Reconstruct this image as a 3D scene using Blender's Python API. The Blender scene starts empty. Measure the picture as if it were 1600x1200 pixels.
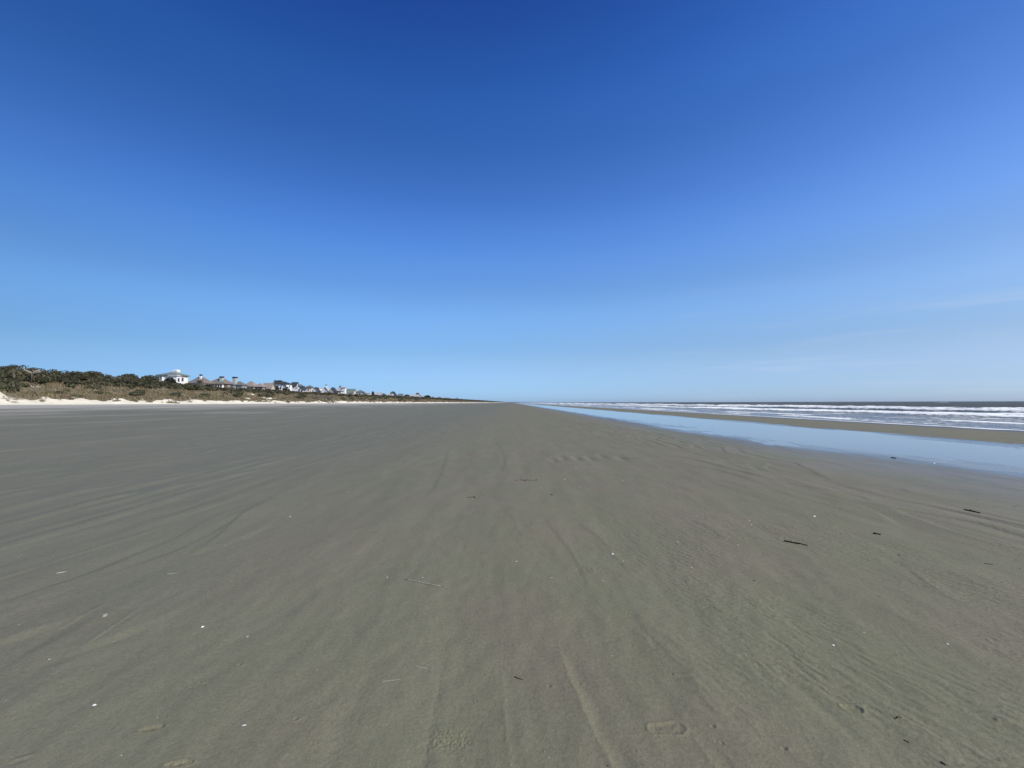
import bpy, bmesh, math, random
import numpy as np
from mathutils import Matrix, Vector

C = bpy.context.scene
random.seed(7); RNG = np.random.default_rng(11)
R = math.radians

# ------------------------------------------------------------------ camera
F = 640.0; EYE = 1.6
cam_d = bpy.data.cameras.new('camera'); cam = bpy.data.objects.new('camera', cam_d)
C.collection.objects.link(cam)
cam_d.sensor_width = 36; cam_d.lens = 36 * F / 1600
cam_d.clip_start = 0.05; cam_d.clip_end = 20000
CAMM = Matrix.Translation((0, 0, EYE)) @ Matrix.Rotation(R(90 + 2.594), 4, 'X') @ Matrix.Rotation(R(-0.17), 4, 'Z')
cam.matrix_world = CAMM
C.camera = cam
ROT = CAMM.to_3x3()

# ------------------------------------------------------------------ sky, sun, exposure
SUN_AZ = 118.0      # degrees to the right of the view direction
SUN_EL = 39.0
w = bpy.data.worlds.new('World'); C.world = w; w.use_nodes = True
nt = w.node_tree; nt.nodes.clear()
sky = nt.nodes.new('ShaderNodeTexSky'); sky.sky_type = 'NISHITA'; sky.sun_disc = False
sky.sun_elevation = R(SUN_EL); sky.sun_rotation = R(SUN_AZ)
sky.altitude = 0; sky.air_density = 1.0; sky.dust_density = 0.6; sky.ozone_density = 2.5
SKY_STRENGTH = 0.10
gam = nt.nodes.new('ShaderNodeHueSaturation'); gam.inputs['Saturation'].default_value = 1.12
gam.inputs['Hue'].default_value = 0.505
bg = nt.nodes.new('ShaderNodeBackground'); bg.inputs['Strength'].default_value = SKY_STRENGTH
wo = nt.nodes.new('ShaderNodeOutputWorld')
# deep clear-sky colouring: a tint that depends on the height above the horizon, a little warmer towards the sun
gm = nt.nodes.new('ShaderNodeNewGeometry'); sp = nt.nodes.new('ShaderNodeSeparateXYZ'); nt.links.new(gm.outputs['Incoming'], sp.inputs[0])
neg = nt.nodes.new('ShaderNodeMath'); neg.operation = 'MULTIPLY'; neg.inputs[1].default_value = -1; nt.links.new(sp.outputs[2], neg.inputs[0])
rp = nt.nodes.new('ShaderNodeValToRGB'); rp.color_ramp.interpolation = 'CARDINAL'; nt.links.new(neg.outputs[0], rp.inputs[0])
STOPS = [(0, (0.693, 1.106, 2.132)), (0.02, (0.67, 1.03, 1.93)), (0.045, (0.68, 0.96, 1.61)), (0.09, (0.80, 0.99, 1.36)), (0.135, (0.87, 1.07, 1.33)), (0.2, (1.038, 1.284, 1.529)), (0.27, (0.998, 1.281, 1.561)), (0.34, (0.945, 1.318, 1.766)), (0.43, (0.749, 1.153, 1.701)), (0.52, (0.551, 0.97, 1.525)), (0.61, (0.42, 0.87, 1.5)), (0.71, (0.285, 0.62, 1.26)), (1, (0.2, 0.46, 1.1))]
while len(rp.color_ramp.elements) < len(STOPS): rp.color_ramp.elements.new(.5)
for e, (p_, c_) in zip(rp.color_ramp.elements, STOPS): e.position = p_; e.color = tuple(k / 2.2 for k in c_) + (1,)
side = nt.nodes.new('ShaderNodeVectorMath'); side.operation = 'MULTIPLY_ADD'; side.inputs[1].default_value = (-.43 * 2.2, -.27 * 2.2, -.19 * 2.2); side.inputs[2].default_value = (2.2, 2.2, 2.2)
cx_ = nt.nodes.new('ShaderNodeCombineXYZ')
for k in range(3): nt.links.new(sp.outputs[0], cx_.inputs[k])
nt.links.new(cx_.outputs[0], side.inputs[0])
sq = nt.nodes.new('ShaderNodeVectorMath'); sq.operation = 'MULTIPLY'; nt.links.new(cx_.outputs[0], sq.inputs[0]); nt.links.new(cx_.outputs[0], sq.inputs[1])
qd = nt.nodes.new('ShaderNodeVectorMath'); qd.operation = 'MULTIPLY_ADD'; qd.inputs[1].default_value = (-.26, -.36, -.40); qd.inputs[2].default_value = (1.08, 1.09, 1.10)
nt.links.new(sq.outputs[0], qd.inputs[0])
qm = nt.nodes.new('ShaderNodeVectorMath'); qm.operation = 'MULTIPLY'; nt.links.new(side.outputs[0], qm.inputs[0]); nt.links.new(qd.outputs[0], qm.inputs[1]); side = qm
m1 = nt.nodes.new('ShaderNodeVectorMath'); m1.operation = 'MULTIPLY'; m2 = nt.nodes.new('ShaderNodeVectorMath'); m2.operation = 'MULTIPLY'
nt.links.new(rp.outputs[0], m1.inputs[0]); nt.links.new(side.outputs[0], m1.inputs[1])
nt.links.new(sky.outputs[0], gam.inputs['Color']); nt.links.new(gam.outputs[0], m2.inputs[0]); nt.links.new(m1.outputs[0], m2.inputs[1]); 
# faint cirrus streaks low in the sky
cm = nt.nodes.new('ShaderNodeMapping'); cm.inputs['Scale'].default_value = (-2.2, -2.2, -30); cm.inputs['Rotation'].default_value = (0, R(-3), 0); nt.links.new(gm.outputs['Incoming'], cm.inputs[0])
cn = nt.nodes.new('ShaderNodeTexNoise'); cn.inputs['Scale'].default_value = 1.3; cn.inputs['Detail'].default_value = 6; cn.inputs['Roughness'].default_value = .62; nt.links.new(cm.outputs[0], cn.inputs['Vector'])
c1 = nt.nodes.new('ShaderNodeMapRange'); c1.interpolation_type = 'SMOOTHSTEP'; c1.inputs[1].default_value = .5; c1.inputs[2].default_value = .78; c1.inputs[4].default_value = .24; nt.links.new(cn.outputs['Fac'], c1.inputs[0])
c2 = nt.nodes.new('ShaderNodeMapRange'); c2.interpolation_type = 'SMOOTHSTEP'; c2.inputs[1].default_value = .30; c2.inputs[2].default_value = .03; nt.links.new(neg.outputs[0], c2.inputs[0])
c3 = nt.nodes.new('ShaderNodeMath'); c3.operation = 'MULTIPLY'; nt.links.new(c1.outputs[0], c3.inputs[0]); nt.links.new(c2.outputs[0], c3.inputs[1])
c4 = nt.nodes.new('ShaderNodeMapRange'); c4.interpolation_type = 'SMOOTHSTEP'; c4.inputs[1].default_value = 0; c4.inputs[2].default_value = -.6; nt.links.new(sp.outputs[0], c4.inputs[0])
c5 = nt.nodes.new('ShaderNodeMath'); c5.operation = 'MULTIPLY'; nt.links.new(c3.outputs[0], c5.inputs[0]); nt.links.new(c4.outputs[0], c5.inputs[1]); c3 = c5
cx2 = nt.nodes.new('ShaderNodeMix'); cx2.data_type = 'RGBA'; nt.links.new(c3.outputs[0], cx2.inputs[0]); nt.links.new(m2.outputs[0], cx2.inputs[6]); cx2.inputs[7].default_value = (7.2, 7.8, 8.6, 1)
nt.links.new(cx2.outputs[2], bg.inputs[0]); nt.links.new(bg.outputs[0], wo.inputs[0])
sl = bpy.data.lights.new('sun', 'SUN'); sl.energy = 4.7; sl.angle = R(0.53); sl.color = (1.0, 0.92, 0.78)
sun = bpy.data.objects.new('sun', sl); C.collection.objects.link(sun)
sd = Vector((math.sin(R(SUN_AZ)) * math.cos(R(SUN_EL)), math.cos(R(SUN_AZ)) * math.cos(R(SUN_EL)), math.sin(R(SUN_EL))))
sun.rotation_euler = sd.to_track_quat('Z', 'Y').to_euler(); sun.location = (60, -30, 60)
C.view_settings.view_transform = 'Standard'; C.view_settings.look = 'None'
C.view_settings.exposure = 0.0; C.view_settings.gamma = 1.0; C.view_settings.use_curve_mapping = False
C.render.engine = 'CYCLES'

# ------------------------------------------------------------------ helpers
def ray(u, v):
    d = ROT @ Vector(((u - 800) / F, -(v - 600) / F, -1.0))
    return d / d.y                      # scaled so that one unit is one metre of depth along Y
def at(u, v, Y):
    d = ray(u, v); return Vector((d.x * Y, Y, EYE + d.z * Y))
def tag(o, label=None, cat=None, group=None, kind=None):
    if label: o['label'] = label
    if cat: o['category'] = cat
    if group: o['group'] = group
    if kind: o['kind'] = kind
    return o
def empty(name, loc, rz=0):
    o = bpy.data.objects.new(name, None); C.collection.objects.link(o)
    o.location = loc; o.rotation_euler.z = rz; o.empty_display_size = .3
    return o
def link(name, me, mat=None, parent=None, loc=(0, 0, 0)):
    o = bpy.data.objects.new(name, me); C.collection.objects.link(o)
    if mat and not me.materials: me.materials.append(mat)
    o.location = loc
    if parent: o.parent = parent
    return o
def np_mesh(name, co, faces, smooth=False, attrs=None):
    """co (n,3); faces (m,k)"""
    me = bpy.data.meshes.new(name)
    n = len(co); m, k = faces.shape
    me.vertices.add(n); me.vertices.foreach_set('co', np.ascontiguousarray(co, dtype=np.float32).ravel())
    me.loops.add(m * k); me.loops.foreach_set('vertex_index', np.ascontiguousarray(faces, dtype=np.int32).ravel())
    me.polygons.add(m)
    me.polygons.foreach_set('loop_start', np.arange(0, m * k, k, dtype=np.int32))
    if smooth: me.polygons.foreach_set('use_smooth', np.ones(m, dtype=bool))
    me.update(calc_edges=True)
    for nm, a in (attrs or {}).items():
        at_ = me.attributes.new(nm, 'FLOAT', 'POINT'); at_.data.foreach_set('value', np.ascontiguousarray(a, dtype=np.float32).ravel())
    return me
def grid_faces(nr, nc):
    i = np.arange(nr - 1)[:, None] * nc + np.arange(nc - 1)[None, :]
    i = i.ravel()
    return np.stack([i, i + 1, i + nc + 1, i + nc], 1)

_perm = RNG.permutation(4096); _ga = RNG.random(4096) * 2 * np.pi
_gx, _gy = np.cos(_ga), np.sin(_ga)
def pn(x, y, seed=0):
    """2-D gradient noise, about -0.7..0.7"""
    x = np.asarray(x, float) + seed * 17.31; y = np.asarray(y, float) - seed * 9.77
    xi = np.floor(x).astype(np.int64); yi = np.floor(y).astype(np.int64)
    xf = x - xi; yf = y - yi
    def g(ix, iy, fx, fy):
        h = _perm[(_perm[ix & 4095] + iy) & 4095]
        return _gx[h] * fx + _gy[h] * fy
    s = xf * xf * xf * (xf * (xf * 6 - 15) + 10); t = yf * yf * yf * (yf * (yf * 6 - 15) + 10)
    a = g(xi, yi, xf, yf); b = g(xi + 1, yi, xf - 1, yf); c = g(xi, yi + 1, xf, yf - 1); d = g(xi + 1, yi + 1, xf - 1, yf - 1)
    return (a + (b - a) * s) * (1 - t) + (c + (d - c) * s) * t
def fbm(x, y, o=3, seed=0):
    r = 0; a = 1
    for k in range(o): r = r + a * pn(x * 2**k, y * 2**k, seed + k * 3); a *= .5
    return r
def sstep(a, b, x):
    t = np.clip((x - a) / (b - a), 0, 1); return t * t * (3 - 2 * t)

# ------------------------------------------------------------------ materials
def mat(name, col=(.5, .5, .5), rough=.7, spec=.3):
    m = bpy.data.materials.new(name); m.use_nodes = True
    b = m.node_tree.nodes['Principled BSDF']
    b.inputs['Base Color'].default_value = (*col, 1); b.inputs['Roughness'].default_value = rough
    b.inputs['Specular IOR Level'].default_value = spec
    return m
class NB:
    def __init__(s, m): s.t = m.node_tree; s.n = s.t.nodes; s.l = s.t.links; s.b = s.n['Principled BSDF']
    def new(s, ty, **kw):
        x = s.n.new(ty)
        for k, v in kw.items(): setattr(x, k, v)
        return x
    def put(s, inp, v):
        if hasattr(v, 'is_output') or isinstance(v, bpy.types.NodeSocket): s.l.new(v, inp)
        else: inp.default_value = v
    def pos(s): return s.new('ShaderNodeNewGeometry').outputs['Position']
    def xyz(s, v):
        n = s.new('ShaderNodeSeparateXYZ'); s.l.new(v, n.inputs[0]); return n.outputs
    def scale(s, v, sc):
        n = s.new('ShaderNodeMapping'); s.l.new(v, n.inputs[0]); n.inputs['Scale'].default_value = sc; return n.outputs[0]
    def noise(s, v, sc, det=3, rough=.55, dist=0):
        n = s.new('ShaderNodeTexNoise'); s.l.new(v, n.inputs['Vector']); n.inputs['Scale'].default_value = sc
        n.inputs['Detail'].default_value = det; n.inputs['Roughness'].default_value = rough; n.inputs['Distortion'].default_value = dist
        return n.outputs['Fac']
    def math(s, op, a, b=0, c=0):
        n = s.new('ShaderNodeMath', operation=op); s.put(n.inputs[0], a); s.put(n.inputs[1], b); s.put(n.inputs[2], c); return n.outputs[0]
    def rng(s, v, a, b, c=0, d=1):
        n = s.new('ShaderNodeMapRange', interpolation_type='SMOOTHSTEP'); s.put(n.inputs[0], v)
        for i, x in enumerate((a, b, c, d)): s.put(n.inputs[i + 1], x)
        return n.outputs[0]
    def mix(s, f, a, b):
        n = s.new('ShaderNodeMix', data_type='RGBA'); s.put(n.inputs[0], f)
        s.put(n.inputs[6], (*a, 1) if isinstance(a, tuple) else a); s.put(n.inputs[7], (*b, 1) if isinstance(b, tuple) else b)
        return n.outputs[2]
    def bump(s, h, dist, strength=1, prev=None):
        n = s.new('ShaderNodeBump'); s.l.new(h, n.inputs['Height']); n.inputs['Distance'].default_value = dist; n.inputs['Strength'].default_value = strength
        if prev: s.l.new(prev, n.inputs['Normal'])
        return n.outputs[0]
    def attr(s, name): return s.new('ShaderNodeAttribute', attribute_name=name).outputs['Fac']

# --- damp beach sand
m_beach = mat('damp_sand'); nb = NB(m_beach)
P = nb.pos(); X, Y_, Z = nb.xyz(P)
st = nb.noise(nb.scale(P, (1, .12, 1)), 1.1, 5, .6)              # long streaks along the shore
patch = nb.noise(P, .55, 3, .5)
grain = nb.noise(P, 170, 4, .8)
grit = nb.noise(P, 38, 3, .65)
far = nb.noise(nb.scale(P, (1, .16, 1)), .33, 4, .6)
c = nb.mix(nb.rng(patch, .35, .65), (.171, .169, .106), (.183, .167, .112))
leftness = nb.rng(X, 1.0, -7.0)
c = nb.mix(nb.math('MULTIPLY', leftness, .8), c, (.148, .151, .112))
dry = nb.rng(nb.math('ADD', X, nb.math('MULTIPLY', nb.math('SUBTRACT', far, .5), 90)), -30, -78)
c = nb.mix(dry, c, (.42, .40, .34))
wx_ = nb.math('ADD', X, nb.math('MULTIPLY', nb.math('SUBTRACT', st, .5), 3.0))
streak = nb.math('MULTIPLY', nb.rng(nb.noise(nb.scale(P, (1, .11, 1)), .9, 5, .7), .50, .72), nb.rng(X, -6, -30))
c = nb.mix(nb.math('MULTIPLY', streak, .45), c, (.30, .295, .25))
wetr = nb.math('MAXIMUM', nb.math('MULTIPLY', nb.rng(nb.math('ADD', wx_, nb.rng(Y_, 11.5, 16.5, 0, 1.7)), 9.6, 13.4), nb.rng(wx_, 19.8, 18.8)), nb.rng(wx_, 26.5, 28))
c = nb.mix(wetr, c, (.098, .092, .074))
# mottle multipliers
def mul(nb, col, fac):
    n = nb.new('ShaderNodeVectorMath', operation='SCALE'); nb.l.new(col, n.inputs[0]); nb.put(n.inputs[3], fac); return n.outputs[0]
mot = nb.noise(nb.scale(P, (1, .45, 1)), 3.2, 5, .65)
c = mul(nb, c, nb.rng(st, .25, .75, .95, 1.05))
c = mul(nb, c, nb.rng(mot, .28, .72, .96, 1.04))
c = mul(nb, c, nb.rng(grain, .34, .66, .83, 1.17))
c = mul(nb, c, nb.rng(grit, .25, .75, .91, 1.09))
nb.l.new(c, nb.b.inputs['Base Color'])
damp = nb.math('MULTIPLY', nb.rng(nb.math('ADD', wx_, nb.math('MULTIPLY', nb.math('SUBTRACT', patch, .5), 3)), 4.8, 11.5), nb.rng(wx_, 19.8, 18.8))
nb.put(nb.b.inputs['Roughness'], nb.math('SUBTRACT', nb.math('SUBTRACT', .78, nb.math('MULTIPLY', damp, .36)), nb.rng(wetr, 0, .8, 0, .32)))
nb.put(nb.b.inputs['Specular IOR Level'], nb.math('ADD', nb.math('ADD', .14, nb.math('MULTIPLY', damp, .30)), nb.rng(wetr, 0, 1, 0, .2)))
wob = nb.noise(nb.scale(P, (1, .75, 1)), 6, 3, .6, .6)
vr = nb.new('ShaderNodeTexWave', wave_type='BANDS', bands_direction='DIAGONAL'); nb.l.new(P, vr.inputs['Vector'])
vr.inputs['Scale'].default_value = 5.0; vr.inputs['Distortion'].default_value = 9; vr.inputs['Detail'].default_value = 3; vr.inputs['Detail Scale'].default_value = 1.6
ripmask = nb.math('MULTIPLY', nb.rng(X, .7, 2.0), nb.rng(nb.noise(P, .9, 2), .42, .6))
ripmask = nb.math('MULTIPLY', ripmask, nb.rng(X, 9, 6))
h1 = nb.math('MULTIPLY', nb.math('MULTIPLY', vr.outputs['Fac'], ripmask), .0050)
h2 = nb.math('MULTIPLY', wob, .006)
h3 = nb.math('MULTIPLY', grain, .0010)
h4 = nb.math('MULTIPLY', grit, .0042)
hh = nb.math('ADD', nb.math('ADD', h1, h2), nb.math('ADD', h3, h4))
nb.l.new(nb.bump(hh, 1.0, nb and .8), nb.b.inputs['Normal'])

# --- pale dune sand (veg = how much litter and stubble lies on it)
m_dune = mat('pale_dune_sand', rough=.9, spec=.1); nb = NB(m_dune)
P = nb.pos(); veg = nb.attr('veg')
n1 = nb.noise(P, .8, 5, .6); n2 = nb.noise(P, 5, 4, .7)
c = nb.mix(nb.rng(n1, .3, .7), (.67, .62, .48), (.75, .70, .56))
v2 = nb.rng(nb.math('ADD', veg, nb.math('MULTIPLY', nb.math('SUBTRACT', n2, .5), .9)), .3, .62)
c = nb.mix(v2, c, nb.mix(n1, (.13, .11, .07), (.21, .175, .115)))
nb.l.new(c, nb.b.inputs['Base Color'])
nb.l.new(nb.bump(n2, .15, 1), nb.b.inputs['Normal'])

# --- sea
m_sea = mat('sea_water', rough=.16, spec=.15); nb = NB(m_sea)
P = nb.pos(); X, Y_, Z = nb.xyz(P); foam = nb.attr('foam'); bare = nb.attr('calm')
f1 = nb.noise(nb.scale(P, (1, .5, 1)), 2.6, 6, .8); f2 = nb.noise(nb.scale(P, (1, .3, 1)), .35, 4, .6)
fo = nb.math('ADD', foam, nb.math('ADD', nb.math('MULTIPLY', nb.math('SUBTRACT', f1, .5), 1.5), nb.math('MULTIPLY', nb.math('SUBTRACT', f2, .5), .8)))
fm = nb.rng(fo, .42, .72)
wcol = nb.mix(bare, (.088, .090, .056), (.145, .138, .110))
nb.put(nb.b.inputs['Specular IOR Level'], nb.rng(X, 65, 42, .15, .5))
nb.l.new(nb.mix(fm, wcol, (.94, .96, .88)), nb.b.inputs['Base Color'])
nb.put(nb.b.inputs['Roughness'], nb.math('ADD', nb.rng(fm, 0, 1, .2, .9), nb.rng(X, 60, 160, 0, .3)))
w1 = nb.noise(nb.scale(P, (1, .4, 1)), 1.0, 6, .65); w2 = nb.noise(nb.scale(P, (1, .5, 1)), 6, 3, .6)
hb = nb.math('ADD', nb.math('MULTIPLY', w1, nb.rng(X, 28, 60, .18, .7)), nb.math('MULTIPLY', w2, .05))
hb = nb.math('ADD', nb.math('MULTIPLY', hb, nb.rng(fm, 0, 1, 1, .22)), nb.math('MULTIPLY', fm, .015))
nb.l.new(nb.bump(hb, 1.0, 1), nb.b.inputs['Normal'])

# --- the shallow tidal pool
m_pool = mat('pool_water', (.13, .13, .115), .03, .85); nb = NB(m_pool)
P = nb.pos()
q = nb.noise(nb.scale(P, (1, .5, 1)), 5, 3, .6)
nb.l.new(nb.bump(q, .004, 1), nb.b.inputs['Normal'])

def leafy(name, a, b, c3, rough=.6, spec=.25):
    m = mat(name, rough=rough, spec=spec); nb = NB(m)
    t = nb.attr('tone'); P = nb.pos(); n = nb.noise(P, .25, 3, .6)
    t2 = nb.math('ADD', nb.math('MULTIPLY', t, .7), nb.math('MULTIPLY', nb.math('SUBTRACT', n, .35), .9))
    c = nb.mix(nb.rng(t2, 0, .5), a, b); c = nb.mix(nb.rng(t2, .45, 1), c, c3)
    nb.l.new(c, nb.b.inputs['Base Color']); return m
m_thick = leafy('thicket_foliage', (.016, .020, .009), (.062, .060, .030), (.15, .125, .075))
m_grass = leafy('dry_dune_grass', (.10, .085, .045), (.20, .165, .095), (.33, .275, .175), .8, .1)
m_green = leafy('green_shrub_foliage', (.035, .042, .018), (.07, .073, .034), (.115, .105, .055))
m_dark = leafy('dark_evergreen_foliage', (.010, .015, .008), (.022, .030, .014), (.04, .048, .022))
m_palm = leafy('palm_frond', (.03, .036, .018), (.08, .08, .035), (.2, .17, .10))

def woody(name, a, b, sc=3):
    m = mat(name, rough=.85, spec=.15); nb = NB(m)
    P = nb.pos(); n = nb.noise(nb.scale(P, (1, 1, .25)), sc, 4, .65)
    nb.l.new(nb.mix(nb.rng(n, .3, .7), a, b), nb.b.inputs['Base Color']); nb.l.new(nb.bump(n, .02, .6), nb.b.inputs['Normal'])
    return m
m_bark = woody('grey_bark', (.10, .085, .065), (.20, .175, .14))
m_deadwood = woody('bleached_wood', (.36, .32, .26), (.52, .47, .39))
m_plank = woody('weathered_plank', (.17, .15, .125), (.28, .25, .21))
m_stick = woody('dark_driftwood', (.012, .010, .008), (.035, .028, .020), 60)
m_straw = woody('pale_reed', (.30, .29, .23), (.44, .42, .34), 60)
def shelly(name, a, b):
    m = mat(name, rough=.45, spec=.4); nb = NB(m)
    n = nb.noise(nb.pos(), 120, 3, .6); nb.l.new(nb.mix(n, a, b), nb.b.inputs['Base Color']); return m
m_shell = shelly('white_shell', (.70, .68, .62), (.85, .83, .78))
m_shell2 = shelly('buff_shell', (.20, .19, .155), (.29, .28, .22))
m_shell3 = shelly('dark_shell', (.02, .018, .016), (.06, .05, .045))

def painted(name, a, b, sc=1.2, rough=.75):
    m = mat(name, rough=rough, spec=.2); nb = NB(m)
    n = nb.noise(nb.scale(nb.pos(), (1, 1, 3)), sc, 4, .6)
    nb.l.new(nb.mix(nb.rng(n, .3, .7), a, b), nb.b.inputs['Base Color']); return m
WALL = {'white': painted('white_siding', (.74, .73, .70), (.82, .81, .78)),
        'cream': painted('cream_siding', (.58, .54, .46), (.66, .62, .53)),
        'beige': painted('beige_siding', (.42, .39, .32), (.50, .46, .38)),
        'grey': painted('grey_siding', (.30, .31, .29), (.38, .39, .37)),
        'sage': painted('sage_stucco', (.34, .40, .37), (.42, .48, .44)),
        'brown': painted('brown_shingle_wall', (.10, .08, .06), (.16, .13, .10))}
ROOF = {'green': painted('green_grey_roof', (.12, .16, .15), (.17, .22, .20), 2),
        'taupe': painted('taupe_shingle_roof', (.15, .135, .115), (.21, .19, .165), 2),
        'pink': painted('pinkish_shingle_roof', (.24, .20, .175), (.31, .26, .23), 2),
        'grey': painted('grey_shingle_roof', (.11, .115, .115), (.17, .175, .175), 2),
        'dark': painted('dark_shingle_roof', (.035, .038, .04), (.06, .062, .065), 2),
        'pale': painted('pale_metal_roof', (.36, .36, .36), (.44, .44, .44), 2)}
m_trim = painted('white_trim', (.76, .76, .74), (.84, .84, .82))
m_cap = mat('dark_metal_cap', (.03, .03, .035), .5, .4)
m_glass = mat('window_glass', (.03, .035, .045), .08, .6)

# ------------------------------------------------------------------ beach surface
def beach_base(X, Y):
    """broad shape: rises to the dunes on the left, dips into a pool, a low bar, then the sea bed"""
    d = np.clip(-X - 12, 0, None)
    z = 1.47 * (1 - np.exp(-(d / 46) ** 1.25)) / (1 - math.exp(-(78 / 46) ** 1.25))
    z = np.minimum(z, 1.6)
    xs = np.array([-1e5, 5, 8.5, 12.4, 14.4, 16.5, 18.6, 20.5, 23.0, 28.0, 30.5, 50, 150, 1e5])
    zs = np.array([0, 0, -.022, -.060, -.090, -.085, -.060, -.035, -.035, -.085, -.16, -1.2, -5, -5.5])
    X = X + 1.7 * sstep(11.5, 16.5, Y) * sstep(17, 13, X) * sstep(5, 8, X)
    return z + np.interp(X + .9 * pn(Y / 21, X * 0, 5), xs, zs)
TRACKS = [((868, 985), (905, 1090), (962, 1205), .0065, .07), ((1055, 1100), (1085, 1150), (1126, 1210), .0060, .06),
          ((783, 1020), (789, 1100), (799, 1205), .0030, .05), ((700, 1000), (682, 1100), (662, 1205), -.0035, .06)]
def gpt(u, v, z=0.0):
    d = ray(u, v); Y = (z - EYE) / d.z
    p = Vector((d.x * Y, Y, z))
    for _ in range(6):
        z = float(beach_base(np.array([p.x]), np.array([p.y]))[0]); Y = (z - EYE) / d.z
        if Y < 0 or Y > 1000: break
        p = Vector((d.x * Y, Y, z))
    return p
HOLES = [(374, 1039, 9), (609, 973, 8), (635, 1043, 5), (756, 1054, 5), (744, 1095, 8), (462, 1124, 6), (495, 1162, 4), (860, 950, 6),
         (986, 1010, 5), (980, 958, 6), (951, 939, 6), (1120, 1045, 8), (1050, 1054, 9), (858, 1072, 7), (1114, 1137, 7), (1128, 1162, 10),
         (1191, 995, 9), (1192, 1016, 8), (1254, 1018, 8), (1406, 1022, 6), (1444, 974, 8), (1559, 973, 8), (1535, 1011, 9), (1541, 1037, 9),
         (1592, 1067, 9), (1552, 1123, 10), (1396, 1124, 5), (1404, 1120, 5), (1405, 1127, 4), (1426, 1118, 4), (1374, 1113, 4), (386, 994, 6),
         (178, 1005, 6), (100, 1003, 6), (312, 1066, 7), (298, 960, 6), (1176, 1132, 10), (1225, 1170, 9), (820, 875, 5), (898, 896, 5),
         (993, 1175, 6), (1060, 1120, 4), (1350, 1168, 4), (450, 700, 4), (520, 905, 5), (1330, 930, 5), (1376, 932, 7), (905, 1068, 6)]
def add_gauss(Z, X, Y, cx, cy, rx, ry, amp, fn=None):
    m = (np.abs(X - cx) < rx * 3.2) & (np.abs(Y - cy) < ry * 3.2)
    if not m.any(): return
    dx = (X[m] - cx) / rx; dy = (Y[m] - cy) / ry; q = dx * dx + dy * dy
    Z[m] += amp * (np.exp(-q) if fn is None else fn(X[m], Y[m], dx, dy, q))
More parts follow.
